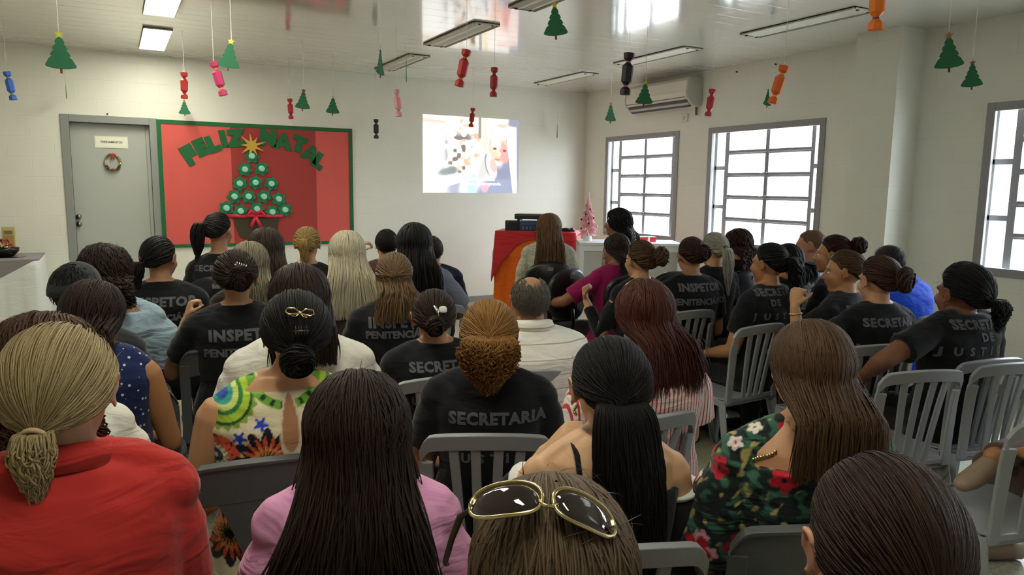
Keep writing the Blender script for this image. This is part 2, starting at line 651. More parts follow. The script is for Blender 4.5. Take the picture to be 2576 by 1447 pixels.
MB().prism([(-2.1, 3.1), (2.1, 3.1), (0, 4.1)], 17, Matrix.Identity(4)).build('roof', mat('far_tiles', '#b9a79f', rough=0.9, var=0.2, vscale=3), ob)

# ------------------------------------------------------------------ ceiling luminaires
M_FIX = mat('luminaire_enamel', '#cfccc0', rough=0.6)
M_REF = mat('luminaire_reflector', '#d2cfc2', rough=0.55)
M_SOCK = mat('dark_socket', '#2c2b28', rough=0.5)
M_TUBE = mat('lit_tube', '#ffffff', emit=(1.0, 0.965, 0.86), es=17.0)
M_DIFF = mat('lit_diffuser', '#ffffff', emit=(1.0, 0.975, 0.80), es=12.5)
def luminaire(x, y, lit, label, ln=1.12, w_=0.235):
    e = empty('ceiling_light', (x, y, HC), 0, label, 'ceiling light', 'long ceiling lights')
    h = 0.018
    mb = MB()
    mb.box((-w_/2, -ln/2, -h), (-w_/2+0.006, ln/2, 0)).box((w_/2-0.006, -ln/2, -h), (w_/2, ln/2, 0))
    mb.box((-w_/2, -ln/2, -h), (w_/2, -ln/2+0.006, 0)).box((-w_/2, ln/2-0.006, -h), (w_/2, ln/2, 0)).box((-w_/2, -ln/2, -0.006), (w_/2, ln/2, 0))
    mb.build('housing', M_FIX, e)
    if lit:
        MB().box((-w_/2+0.008, -ln/2+0.008, -h), (w_/2-0.008, ln/2-0.008, -h+0.006)).build('diffuser', M_DIFF, e)
    else:
        r = MB()
        for s in (-1, 1):
            r.add([(-0.004+s*0.05, -ln/2+0.01, -0.016), (0.004+s*0.05, -ln/2+0.01, -0.016), (s*0.05+0.05, -ln/2+0.01, -0.007), (s*0.05-0.05, -ln/2+0.01, -0.007), (-0.004+s*0.05, ln/2-0.01, -0.016), (0.004+s*0.05, ln/2-0.01, -0.016), (s*0.05+0.05, ln/2-0.01, -0.007), (s*0.05-0.05, ln/2-0.01, -0.007)], [(0, 1, 2, 3), (4, 7, 6, 5), (0, 4, 5, 1), (1, 5, 6, 2), (2, 6, 7, 3), (3, 7, 4, 0)])
        r.build('reflector', M_REF, e)
        for s in (-1, 1):
            for yy in (-ln/2+0.02, ln/2-0.02):
                MB().tube([(s*0.085-0.025*s, yy-0.012, -0.013), (s*0.085-0.025*s, yy+0.012, -0.013)], 0.010, n=12).build('lamp_socket', M_SOCK, e)
    return e
luminaire(0.435, 7.85, 1, 'lit long ceiling light nearest the front wall, above the grey door')
luminaire(0.41, 6.14, 1, 'lit long ceiling light, second from the front wall, cut by the top edge')
luminaire(2.79, 6.15, 0, 'unlit ceiling light with two sockets, in the ceiling reflection of the projected picture')
luminaire(2.79, 4.45, 0, 'unlit ceiling light at the top edge, left of the big green tree cut-out')
luminaire(2.86, 7.85, 0, 'unlit ceiling light close to the front wall beside the edge-on tree cut-out')
luminaire(5.0, 7.87, 0, 'unlit ceiling light nearest the corner of the room')
luminaire(4.93, 6.05, 0, 'unlit ceiling light above the air conditioner, right of the black wrapped sweet')
luminaire(4.95, 4.25, 0, 'unlit ceiling light nearest the wall pillar on the right')
for (x, y) in ((0.41, 4.4), (0.41, 2.6), (0.41, 0.6)):
    luminaire(x, y, 1, {4.4: 'lit long ceiling light out of frame, third from the front wall', 2.6: 'lit long ceiling light out of frame, fourth from the front wall', 0.6: 'lit long ceiling light overhead beside the camera', -0.9: 'lit long ceiling light in the middle row behind the camera'}[y])

# ------------------------------------------------------------------ things on the walls
# air conditioner on right wall
ac = empty('air_conditioner', (XR, 7.11, 2.50), 0, 'white wall-mounted split air conditioner on the right wall above the windows', 'air conditioner')
M_ACW = mat('ac_plastic', '#dcd6c4', rough=0.35)
prof = [(0, 0.02), (0, 0.33), (-0.17, 0.33), (-0.215, 0.29), (-0.23, 0.16), (-0.215, 0.09), (-0.12, 0.0), (-0.03, 0.0)]
def ac_loft(y0, y1, s=1.0):
    return MB().loft([[Vector((x*s, y0, z)) for x, z in prof], [Vector((x*s, y1, z)) for x, z in prof]])
b_ = ac_loft(-0.56, 0.56)
b_.build('body', M_ACW, ac, bevel=0.008)
ac_loft(-0.585, -0.56, 1.03).build('side_panel', mat('ac_side', '#b9b8a8', rough=0.5), ac, bevel=0.006)
ac_loft(0.56, 0.575, 1.02).build('side_panel', mat('ac_side', '#b9b8a8', rough=0.5), ac, bevel=0.006)
MB().box((-0.002, -0.54, -0.004), (0.002, 0.54, 0.004), Matrix.Translation((-0.224, 0, 0.10)) @ Matrix.Rotation(0.2, 4, 'Y')).build('trim_line', mat('ac_trim', '#6d6a60', rough=0.4), ac)
for q, nm in ((0.3, 'air_slot'), (0.62, 'louver'), (0.85, 'air_slot')):
    cx_, cz_ = -0.215+0.095*q, 0.09-0.09*q
    MB().box((-0.004, -0.54, -0.016), (0.004, 0.54, 0.016), Matrix.Translation((cx_-0.003, 0, cz_-0.003)) @ Matrix.Rotation(-R(47), 4, 'Y') ).build(nm, mat('ac_dark', '#33302c', rough=0.5) if nm == 'air_slot' else mat('ac_louver', '#b5b2a8', rough=0.4), ac)
MB().tube([(-0.03, -0.52, 0.0), (-0.03, -0.525, -0.09)], 0.014, n=10).build('pipe', mat('ac_pipe', '#6b6455', rough=0.6), ac)
so = empty('wall_socket', (XR-0.001, 6.80, 2.395), 0, 'small white socket box below the air conditioner', 'socket')
MB().box((-0.018, -0.05, -0.05), (0, 0.05, 0.05)).build('plate', mat('white_plastic', '#e2ddd0', rough=0.4), so, bevel=0.004)
MB().box((-0.022, -0.012, -0.025), (-0.017, 0.012, 0.025)).build('outlet', mat('socket_face', '#c9c4b6', rough=0.5), so)

# door sign and wreath
sg = empty('door_sign', (0.03, YF+0.072, 1.975), 0, 'white paper sign with a line of dark lettering on the grey door', 'sign')
MB().box((-0.155, -0.002, -0.062), (0.155, 0.002, 0.062)).build('paper', mat('sign_paper', '#e6e9cf', rough=0.6), sg)
MB().box((-0.142, -0.0032, -0.05), (0.142, -0.002, 0.05)).build('inner_panel', mat('sign_inner', '#f0f1de', rough=0.6), sg)
tm = text_mesh('TREINAMENTOS', 0.028, 0.0004, 0.0006)
link('lettering', tm, mat('ink', '#20211c', rough=0.7), sg).matrix_local = Matrix.Translation((0, -0.0040, 0)) @ Matrix.Rotation(PI/2, 4, 'X')
wr = empty('wreath', (0.03, YF+0.055, 1.765), 0, 'small round gold wreath with a red bow hanging on the grey door', 'wreath')
q = MB()
ring = [(0.072*math.cos(a), 0, 0.085*math.sin(a)) for a in np.linspace(0, 2*PI, 33)]
q.tube(ring, 0.010, n=10)
q.build('ring', mat('gold_foil', '#cdbb86', rough=0.22, metal=0.9), wr, smooth=True)
random.seed(4)
lf = MB()
for k in range(34):
    a = -PI/2 + random.uniform(-1.15, 1.15)
    c = Vector((0.07*math.cos(a), -0.012, 0.083*math.sin(a)))
    lf.ell(c, (0.006, 0.004, 0.018), Matrix.Rotation(random.uniform(0, PI), 3, 'Y'), 6, 5)
lf.build('leaves', mat('dark_pine', '#3c4a26', rough=0.6), wr)
bo = MB()
for s in (-1, 1):
    bo.ell((s*0.02, -0.015, 0.082), (0.02, 0.006, 0.010), Matrix.Rotation(s*0.4, 3, 'Y'), 10, 6)
    bo.tube([(0, -0.014, 0.08), (s*0.008, -0.016, 0.05), (s*0.012, -0.014, 0.025)], [0.005, 0.006, 0.004], n=6)
bo.ell((0, -0.018, 0.08), (0.008, 0.007, 0.008))
bo.build('bow', mat('red_ribbon', '#c8362c', rough=0.4), wr, smooth=True)
be = MB()
for k in range(7):
    a = -PI/2 + random.uniform(-0.6, 0.6)
    be.ell((0.07*math.cos(a), -0.02, 0.083*math.sin(a)), (0.007, 0.007, 0.007), None, 8, 6)
be.build('berries', mat('rust_berry', '#b0492c', rough=0.4), wr, smooth=True)

# bulletin board
bx0, bx1, bz0, bz1 = 0.463, 2.605, 0.845, 2.231
bd = empty('notice_board', (0, YF, 0), 0, 'red paper notice board with green border and a paper Christmas tree, beside the door', 'notice board')
M_RED = mat('red_crepe', '#dd5f58', rough=0.8, var=0.10, vscale=3.0, bump=0.4, bscale=5, stretch=(1, 1, 0.6))
M_RED2 = mat('red_crepe_dark', '#a83c38', rough=0.8, var=0.06, vscale=3.0, bump=0.3, bscale=5)
M_GRN = mat('green_felt', '#22693d', rough=0.9, var=0.06, vscale=20)
MB().box((bx0, -0.018, bz0), (bx1, -0.001, bz1)).build('backing', M_RED, bd)
MB().box((1.21, -0.0195, bz0+0.02), (2.16, -0.018, bz1-0.03)).build('paper_panel', M_RED2, bd)
t = 0.045
MB().box((bx0, -0.024, bz0), (bx0+t, -0.018, bz1)).box((bx1-t, -0.024, bz0), (bx1, -0.018, bz1)).box((bx0+t, -0.024, bz0), (bx1-t, -0.018, bz0+t*0.8)).box((bx0+t, -0.024, bz1-t), (bx1-t, -0.018, bz1)).build('border', M_GRN, bd)
letters = [('F', (0.7780, 8.8600, 1.8537), 30, .25), ('E', (0.8949, 8.8600, 1.9413), 26, .21), ('L', (1.0216, 8.8600, 1.9832), 22, .21), ('I', (1.1339, 8.8600, 2.0443), 12, .21), ('Z', (1.2668, 8.8600, 2.0559), 6, .22),
           ('N', (1.6175, 8.8600, 2.0758), -5, .21), ('A', (1.7877, 8.8600, 2.0394), -10, .21), ('T', (1.9687, 8.8600, 2.0144), -18, .21), ('A', (2.1002, 8.8600, 1.9129), -27, .21), ('L', (2.1897, 8.8600, 1.8295), -33, .21)]
for ch, pos, ang, s in letters:
    tm = text_mesh(ch, s, 0.004, 0.024, res=4)
    o = link('letter', tm, M_GRN, bd)
    o.matrix_local = Matrix.Translation((pos[0], -0.0245, pos[2])) @ Matrix.Rotation(PI/2, 4, 'X') @ Matrix.Rotation(R(ang), 4, 'Z')
M_LGRN = mat('green_foam', '#0f7a50', rough=0.6)
M_CAP = mat('mint_plastic', '#a5e6cc', rough=0.35)
flowers = [(1.4310, 8.8600, 1.8693), (1.3506, 8.8600, 1.7174), (1.5319, 8.8600, 1.7305), (1.2890, 8.8600, 1.5575), (1.4608, 8.8600, 1.5706), (1.6366, 8.8600, 1.5597), (1.2254, 8.8600, 1.4104), (1.3787, 8.8600, 1.4111), (1.5479, 8.8600, 1.4119), (1.7142, 8.8600, 1.3845), (1.1351, 8.8600, 1.2803), (1.2862, 8.8600, 1.2446), (1.4655, 8.8600, 1.2689), (1.6362, 8.8600, 1.2342), (1.7825, 8.8600, 1.2590)]
for k, pos in enumerate(flowers):
    e = MB()
    poly = [((0.073+0.011*math.cos(6*a+k))*math.cos(a), (0.073+0.011*math.cos(6*a+k))*math.sin(a)) for a in np.linspace(0, 2*PI, 50)[:-1]]
    e.prism(poly, 0.01, Matrix.Identity(4))
    o = e.build('paper_flower', M_LGRN, bd)
    o.location = (pos[0], -0.030 - 0.0012*(k % 3), pos[2])
    c = MB().tube([(0, -0.004, 0), (0, -0.035, 0), (0, -0.042, 0)], [0.036, 0.032, 0.024], n=20)
    c.build('bottle_base', M_CAP, o, smooth=False)
st = MB()
poly = []
for k in range(18):
    a = 2*PI*k/18 + 0.3
    rr = (0.165, 0.05, 0.12, 0.05, 0.145, 0.05)[k % 6]
    poly.append((rr*math.cos(a), rr*math.sin(a)))
st.prism(poly, 0.006, Matrix.Identity(4))
so_ = st.build('star', mat('gold_paper', '#d9b24e', rough=0.4, metal=0.35, bump=0.3, bscale=25), bd)
so_.location = (1.432, -0.05, 1.985)
pot = MB().prism([(-0.24, 0.24), (0.27, 0.24), (0.235, 0.02), (0.19, 0), (-0.13, 0), (-0.175, 0.03), (-0.21, 0.12)], 0.012, Matrix.Translation((1.44, -0.027, 0.93)))
pot.build('paper_pot', mat('brown_card', '#3e3524', rough=0.7), bd)
rb = MB()
rb.tube([(1.13, -0.04, 1.20), (1.30, -0.045, 1.185), (1.44, -0.05, 1.20), (1.60, -0.045, 1.185), (1.76, -0.04, 1.19)], 0.02, n=8, flat=0.3, up=(0, 1, 0))
for s in (-1, 1):
    rb.tube([(1.45, -0.055, 1.21), (1.45+s*0.05, -0.06, 1.245), (1.45+s*0.10, -0.055, 1.20), (1.45+s*0.03, -0.055, 1.185)], [0.015, 0.028, 0.02, 0.012], n=8, flat=0.35, up=(0, 1, 0))
    rb.tube([(1.45, -0.055, 1.19), (1.45+s*0.03-0.005, -0.058, 1.12), (1.45+s*0.055-0.005, -0.055, 1.06)], [0.014, 0.02, 0.022], n=8, flat=0.3, up=(0, 1, 0))
rb.build('bow', mat('crimson_ribbon', '#d3253f', rough=0.45), bd, smooth=True)

# small hooks on the walls
for (x, y, z) in ((0.0079, 8.8800, 2.2599), (0.6336, 8.8800, 2.9000)):
    props(MB().tube([(x, YF, z), (x, YF-0.02, z)], [0.006, 0.009], n=10).build('wall_hook', M_SOCK), 'tiny dark hook high on the front wall above the door' if z < 2.6 else 'tiny dark hook where the front wall meets the ceiling', 'hook')
for (x, y, z) in ((6.0200, 6.0023, 2.8217), (6.0200, 5.4709, 2.8289)):
    props(MB().tube([(XR, y, z), (XR-0.02, y, z)], [0.006, 0.009], n=10).build('wall_hook', M_SOCK), 'tiny dark hook high on the right wall, nearer the air conditioner' if y > 5.8 else 'tiny dark hook high on the right wall, nearer the pillar', 'hook')

# projected picture on the front wall: thin lit screen area
PX0, PX1, PZ0, PZ1 = 3.527, 4.931, 1.472, 2.459
nx, nz = 300, 210
u = np.linspace(0, 1, nx)
v = np.linspace(0, 1, nz)
U, V = np.meshgrid(u, v, indexing='ij')
img = np.ones((nx, nz, 3), np.float32)*np.array([1.0, 1.0, 0.97])
rng = np.random.default_rng(5)
def sn(sx_, sz_, seed):
    r_ = np.random.default_rng(seed)
    g = r_.random((sx_+3, sz_+3))
    X = U*sx_
    Z = V*sz_
    i = X.astype(int)
    j = Z.astype(int)
    a = X-i
    b = Z-j
    a = a*a*(3-2*a)
    b = b*b*(3-2*b)
    return (g[i, j]*(1-a)+g[i+1, j]*a)*(1-b)+(g[i, j+1]*(1-a)+g[i+1, j+1]*a)*b
def blend(mask, c):
    global img
    mk = np.clip(mask, 0, 1)[..., None]
    img = img*(1-mk)+np.array(c, np.float32)*mk
def sst(a, b, x):
    t_ = np.clip((x-a)/(b-a), 0, 1)
    return t_*t_*(3-2*t_)
def elm(cx_, cy_, rx, ry, soft=0.15, ang=0.0):
    dx, dy = U-cx_, V-cy_
    x_ = dx*math.cos(ang)+dy*math.sin(ang)
    y_ = -dx*math.sin(ang)+dy*math.cos(ang)
    return 1-sst(1-soft, 1+soft, np.sqrt((x_/rx)**2+(y_/ry)**2))
rock = sn(16, 12, 3)*0.6+sn(34, 26, 4)*0.4
blend(sst(0.46, 0.60, rock)*sst(0.26, 0.42, U)*(1-sst(0.55, 0.62, U))*sst(0.2, 0.3, V)*(1-sst(0.95, 1.0, V)), (0.80, 0.60, 0.44))
blend(sst(0.60, 0.70, sn(22, 18, 9))*sst(0.14, 0.3, U)*(1-sst(0.44, 0.55, U))*sst(0.2, 0.3, V)*(1-sst(0.72, 0.85, V)), (0.36, 0.31, 0.30))
blend((1-sst(0.93, 0.96, V+U*0.12-0.02))*sst(0.86, 0.93, V+0.05*U)*(1-sst(0.2, 0.3, U)), (0.80, 0.68, 0.60))
blend(elm(0.24, 0.28, 0.10, 0.05, 0.5, 0.3), (0.42, 0.45, 0.45))
blend(elm(0.29, 0.30, 0.05, 0.05, 0.4), (0.40, 0.42, 0.42))
blend(sst(0.60, 0.62, U)*(1-sst(0.64, 0.66, U))*sst(0.55, 0.6, V), (1.0, 0.86, 0.62))
blend(sst(0.555, 0.565, U)*(1-sst(0.585, 0.595, U))*sst(0.7, 0.75, V), (0.45, 0.40, 0.38))
dark = sst(0.86, 0.9, U+0.10*(1-V))*1.0
blend(dark*(1-sst(0.985, 1.0, U)*0)*sst(0.0, 0.02, V), (0.42, 0.43, 0.50))
blend(sst(0.66, 0.74, U)*(1-sst(0.30, 0.46, V)), (0.40, 0.42, 0.52))
blend(sst(0.62, 0.76, U+0.5*(0.35-V))*(1-sst(0.16, 0.22, V)), (0.45, 0.48, 0.60))
blend((1-sst(0.02, 0.05, V-0.42*(U-0.12)))*sst(0.15, 0.3, U)*(1-sst(0.5, 0.56, U)), (0.52, 0.55, 0.62))
blend(elm(0.52, 0.25, 0.09, 0.28, 0.3, -0.45), (0.96, 0.97, 1.0))
blend(elm(0.50, 0.10, 0.05, 0.17, 0.3, -0.1), (0.62, 0.88, 1.0))
blend(elm(0.62, 0.33, 0.05, 0.20, 0.3, -0.25), (0.72, 0.70, 0.68))
blend(elm(0.665, 0.38, 0.03, 0.15, 0.3, 0.15), (0.30, 0.30, 0.33))
blend(elm(0.70, 0.36, 0.05, 0.16, 0.2, 0.2), (1.0, 0.95, 0.95))
blend(elm(0.775, 0.60, 0.105, 0.19, 0.08, 0.15), (0.95, 0.68, 0.55))     # face
blend(elm(0.83, 0.55, 0.05, 0.14, 0.3, 0.15), (0.93, 0.50, 0.48))
blend(elm(0.75, 0.66, 0.05, 0.09, 0.5), (1.0, 0.85, 0.74))
blend(elm(0.735, 0.60, 0.020, 0.016, 0.3, -0.2), (0.35, 0.22, 0.20))
blend(elm(0.84, 0.575, 0.020, 0.016, 0.3, -0.2), (0.35, 0.20, 0.22))
blend(elm(0.785, 0.53, 0.018, 0.03, 0.4), (0.99, 0.80, 0.66))
blend(elm(0.765, 0.455, 0.034, 0.013, 0.3, -0.15), (0.78, 0.36, 0.34))
blend(elm(0.72, 0.37, 0.035, 0.10, 0.2, 0.15), (0.95, 0.62, 0.58))
blend(elm(0.76, 0.83, 0.125, 0.115, 0.08, -0.25), (1.0, 0.95, 0.90))       # headwrap
blend(elm(0.84, 0.90, 0.10, 0.03, 0.3, -0.2), (0.93, 0.66, 0.60))
blend(elm(0.90, 0.86, 0.06, 0.02, 0.4, -0.5), (0.70, 0.60, 0.55))
blend(elm(0.90, 0.74, 0.02, 0.06, 0.3, 0.2), (0.90, 0.55, 0.62))
blend(sst(0.90, 0.915, U+0.09*V)*(1-sst(0.975, 0.99, U+0.015*V))*(1-sst(0.88, 0.92, V))*1.0*sst(0.93+0.0, 0.94, U+0.10*V), (0.98, 0.84, 0.78))
blend(elm(0.63, 0.08, 0.04, 0.07, 0.3), (0.88, 0.55, 0.62))
verts = np.stack([PX0+U*(PX1-PX0), np.full_like(U, YF-0.004), PZ0+V*(PZ1-PZ0)], -1).reshape(-1, 3)
idx = np.arange(nx*nz).reshape(nx, nz)
F = np.stack([idx[:-1, :-1], idx[1:, :-1], idx[1:, 1:], idx[:-1, 1:]], -1).reshape(-1, 4)
me = bpy.data.meshes.new('projected_picture')
me.from_pydata(verts.tolist(), [], F.tolist())
ca = me.color_attributes.new('picture', 'FLOAT_COLOR', 'POINT')
ca.data.foreach_set('color', np.concatenate([img.reshape(-1, 3), np.ones((nx*nz, 1))], 1).astype(np.float32).ravel())
m, n, p, N, L = nt('projected_light')
a = N.new('ShaderNodeAttribute')
a.attribute_name = 'picture'
p.inputs['Base Color'].default_value = (0.02, 0.02, 0.02, 1)
p.inputs['Roughness'].default_value = 0.8
gm = N.new('ShaderNodeGamma')
gm.inputs[1].default_value = 1.5
L.new(a.outputs['Color'], gm.inputs[0])
L.new(gm.outputs[0], p.inputs['Emission Color'])
p.inputs['Emission Strength'].default_value = 0.62
pp = link('projected_picture', me, m)
props(pp, 'bright projected picture of a child in a headwrap on the front wall', 'projection')
s1 = pp.modifiers.new('thick', 'SOLIDIFY')
s1.thickness = 0.003
M_SUB = mat('subtitle_light', '#ffffff', emit=(1, 1, 1), es=0.8)
for txt, x, z in (('todo momento', 4.37, 1.655), ('que a gente aprende.', 4.40, 1.595)):
    tm = text_mesh(txt, 0.062, 0.0005, 0.001)
    o = link('subtitle', tm, M_SUB, pp)
    o.matrix_local = Matrix.Translation((x, YF-0.0075, z)) @ Matrix.Rotation(PI/2, 4, 'X')

# ------------------------------------------------------------------ hanging cut-outs
M_TREEC = mat('green_eva', '#1d6b45', rough=0.65)
M_STARC = mat('yellow_eva', '#d9c83c', rough=0.6)
M_TRUNK = mat('brown_eva', '#6b2e22', rough=0.7)
mrib, n, p, N, L = nt('clear_ribbon')
p.inputs['Base Color'].default_value = (0.95, 0.96, 0.92, 1)
p.inputs['Roughness'].default_value = 0.25
p.inputs['Alpha'].default_value = 0.35
def star_poly(r1, r2, cx=0, cz=0, rot=PI/2):
    return [(cx+(r1 if k % 2 == 0 else r2)*math.cos(rot+k*PI/5), cz+(r1 if k % 2 == 0 else r2)*math.sin(rot+k*PI/5)) for k in range(10)]
def hang_ribbon(e, z0, w_=0.0045):
    z1 = HC - e.location.z
    MB().box((-w_/2, -0.0006, z0), (w_/2, 0.0006, z1)).build('ribbon', mrib, e)
def tree_cutout(pos, rz, tilt, label, h=0.20, star='#d9c83c'):
    e = empty('tree_cutout', pos, rz, label, 'paper Christmas tree', 'hanging tree cut-outs')
    half = []
    tiers = 4
    y = 0.150
    prof = [(0.0, 0.160), (0.010, 0.152), (0.020, 0.128), (0.016, 0.126), (0.032, 0.100), (0.025, 0.098), (0.043, 0.070), (0.035, 0.068), (0.058, 0.038), (0.066, 0.024), (0.060, 0.016), (0.035, 0.010), (0.012, 0.008), (0, 0.008)]
    # scalloped rim
    rim = []
    for i in range(len(prof)-1):
        a_, b_ = prof[i], prof[i+1]
        rim.append(a_)
        if i in (1, 3, 5, 7):
            mx_ = ((a_[0]+b_[0])/2+0.003, (a_[1]+b_[1])/2+0.001)
            rim.append(mx_)
    pr = rim + [(-x, z) for x, z in reversed(rim[1:])]
    s = h/0.195
    T = Matrix.Rotation(tilt, 4, 'Y') @ Matrix.Translation((0, 0, -0.19*s)) @ Matrix.Diagonal((s, 1, s, 1))
    MB().prism(pr, 0.003, T).build('tree', M_TREEC, e)
    MB().prism(star_poly(0.021, 0.010, 0, 0.168), 0.003, Matrix.Translation((0, -0.0005, 0)) @ T).build('star', mat('star_'+star[1:], star, rough=0.6), e)
    MB().prism([(-0.005, 0.012), (0.005, 0.012), (0.005, -0.012), (-0.005, -0.012)], 0.004, T).build('trunk', M_TRUNK, e)
    hang_ribbon(e, -0.012)
def candy(pos, rz, tilt, col, tie, label, h=0.22, wd=1.0):
    e = empty('paper_sweet', pos, rz, label, 'paper sweet', 'hanging paper sweets')
    mc = mat('card_'+col[1:], col, rough=0.55)
    mt_ = mat('card_'+tie[1:], tie, rough=0.5)
    s = h/0.22
    T = Matrix.Rotation(tilt, 4, 'Y') @ Matrix.Translation((0, 0, -0.11*s))
    def ring(r, z, rx=1.0):
        return [T @ Vector((s*wd*r*rx*math.cos(2*PI*k/6+0.3), s*wd*r*math.sin(2*PI*k/6+0.3), s*z)) for k in range(6)]
    MB().loft([ring(0.010, -0.062), ring(0.030, -0.040), ring(0.031, 0.040), ring(0.010, 0.062)]).build('body', mc, e)
    MB().loft([ring(0.010, 0.064), ring(0.028, 0.080), ring(0.030, 0.108), ring(0.022, 0.110)]).build('twist_end', mc, e)
    MB().loft([ring(0.010, -0.064), ring(0.028, -0.080), ring(0.030, -0.108), ring(0.022, -0.110)]).build('twist_end', mc, e)
    for z in (-0.063, 0.063):
        MB().loft([ring(0.0125, z-0.005), ring(0.0135, z), ring(0.0125, z+0.005)]).build('tie', mt_, e)
    hang_ribbon(e, -0.003)
# view-facing yaw so each card shows as in the photo; edge-on ones are turned away
tree_cutout((-0.188, 4.428, 2.311), 0.043, 0.000, 'large green tree cut-out with yellow star at upper left, above the grey door', 0.205, '#c9cc4f')
tree_cutout((0.734, 5.163, 2.489), -0.141, 0.140, 'green tree cut-out with bright yellow star, tilted, beside the pink sweet', 0.205, '#e8e052')
tree_cutout((0.735, 8.694, 2.448), -0.084, 0.000, 'small green tree cut-out directly below a red paper sweet', 0.178, '#b98b3a')
tree_cutout((1.638, 7.126, 2.452), -0.226, 0.087, 'green tree cut-out above the notice board, left one of a close pair', 0.205, '#8a3a30')
tree_cutout((2.065, 7.685, 2.479), -0.262, 0.052, 'small green tree cut-out above the right end of the notice board', 0.205, '#c9b888')
tree_cutout((1.799, 5.366, 2.558), 0.811, 0.035, 'narrow green tree cut-out turned nearly edge-on, beside the ceiling light', 0.205, '#2f5a45')
tree_cutout((2.264, 3.691, 2.607), -0.550, -0.070, 'bright green tree cut-out at the top edge, in the middle of the ceiling', 0.205, '#d9c83c')
tree_cutout((2.543, 6.825, 2.751), 1.144, 0.000, 'green tree cut-out seen edge-on as a thin line above the pink sweet', 0.205, '#2f8a70')
tree_cutout((3.775, 4.742, 2.417), -0.672, 0.052, 'green tree cut-out in front of the air conditioner', 0.205, '#c9b93a')
tree_cutout((4.319, 5.951, 2.396), 0.070, 0.000, 'small narrow green tree cut-out near the corner, above the first window', 0.205, '#c08a80')
tree_cutout((5.860, 5.409, 2.574), 0.135, 0.052, 'half-turned green tree cut-out behind the orange sweet', 0.184, '#2f8a50')
tree_cutout((3.918, 2.416, 2.401), -1.018, -0.087, 'dark green tree cut-out with brown star right of the wall pillar', 0.205, '#a86a4a')
tree_cutout((5.472, 3.181, 2.504), -1.044, -0.052, 'smaller dark green tree cut-out nearest the right edge of the photo', 0.205, '#8a5a3a')
tree_cutout((-0.341, 8.690, 2.515), 1.540, 0.000, 'green cut-out seen edge-on as a short line above the door', 0.142, '#7a8a68')
tree_cutout((5.429, 8.707, 2.422), 0.926, 0.000, 'tiny cut-out seen edge-on in front of the bare wall right of the projection', 0.191, '#5a6a60')
candy((-0.705, 7.471, 2.452), 0.094, -0.140, '#3f6fd0', '#a8c25a', 'blue paper sweet with green ties at the far left edge', 0.230)
candy((0.627, 7.291, 2.533), -0.086, 0.035, '#c23a38', '#8a2a2a', 'red paper sweet left of the pink one, above a small tree cut-out', 0.230)
candy((0.659, 5.489, 2.379), -0.120, -0.244, '#e2487f', '#e8c84a', 'pink paper sweet with yellow ties', 0.230)
candy((1.840, 8.698, 2.522), -0.208, -0.035, '#b52c30', '#7a1f22', 'small red paper sweet above the notice board lettering', 0.226)
candy((2.211, 6.180, 2.381), -0.344, -0.087, '#e6a3a8', '#a87a80', 'pale pink paper sweet on the front wall left of the projection', 0.230)
candy((2.851, 8.697, 2.347), -0.317, 0.000, '#2f2a28', '#8a7a70', 'small black paper sweet just right of the notice board', 0.230)
candy((1.991, 4.274, 2.402), -0.436, 0.209, '#b8262c', '#8a8a3a', 'largest red paper sweet, tilted, in front of the ceiling reflection', 0.230)
candy((2.760, 5.396, 2.508), -0.473, 0.035, '#a8262c', '#6a1f22', 'red paper sweet hanging upright to the right of the largest red one', 0.230)
candy((3.968, 8.329, 2.514), -0.445, 0.105, '#9c1c22', '#5a1518', 'small dark red paper sweet in front of the projected picture', 0.230)
candy((2.574, 3.388, 2.307), -0.650, 0.070, '#1d1a1e', '#c0608a', 'black paper sweet with pink ties left of the air conditioner', 0.230)
candy((4.543, 4.804, 2.406), -0.758, 0.122, '#b8323c', '#8a2430', 'red paper sweet just right of the air conditioner', 0.230)
candy((3.570, 3.180, 2.297), -0.843, 0.262, '#e06a28', '#e8b43a', 'orange paper sweet with yellow ties, tilted, on the right wall side', 0.230)
candy((2.799, 2.035, 2.445), -0.942, 0.000, '#ef7d1e', '#7a2f7a', 'large orange paper sweet with purple ties cut by the top edge', 0.230)

# ------------------------------------------------------------------ people
CEN = np.array([0.0, -0.012, 0.018])      # skull centre in the head frame (origin: middle of the head)
RAD = np.array([0.073, 0.092, 0.088])

def norm(a):
    return a/np.maximum(np.linalg.norm(a, axis=-1, keepdims=True), 1e-9)
def slerp(a, b, t):
    """a,b (N,3) unit; t (K,) or (N,K) -> (N,K,3)"""
    a = norm(a)
    b = norm(b)
    om = np.arccos(np.clip((a*b).sum(-1), -0.9999, 0.9999))[:, None]
    if t.ndim == 1:
        t = t[None, :]
    so = np.sin(om)
    return (np.sin((1-t)*om)/so)[..., None]*a[:, None, :]+(np.sin(t*om)/so)[..., None]*b[:, None, :]
def hairline(phi):
    """lowest scalp direction (unit z) at azimuth phi measured from the face (0) to the nape (pi)"""
    return np.interp(np.abs(phi), [0, R(35), R(60), R(78), R(92), R(112), R(140), PI], [0.60, 0.54, 0.38, -0.05, 0.05, -0.30, -0.60, -0.66])
def adir(phi, z):
    """unit vector with azimuth phi from +y towards +x, and height z"""
    c = np.sqrt(np.maximum(0, 1-np.asarray(z)**2))
    return np.stack([np.sin(phi)*c, np.cos(phi)*c, np.broadcast_to(z, np.shape(c))], -1)
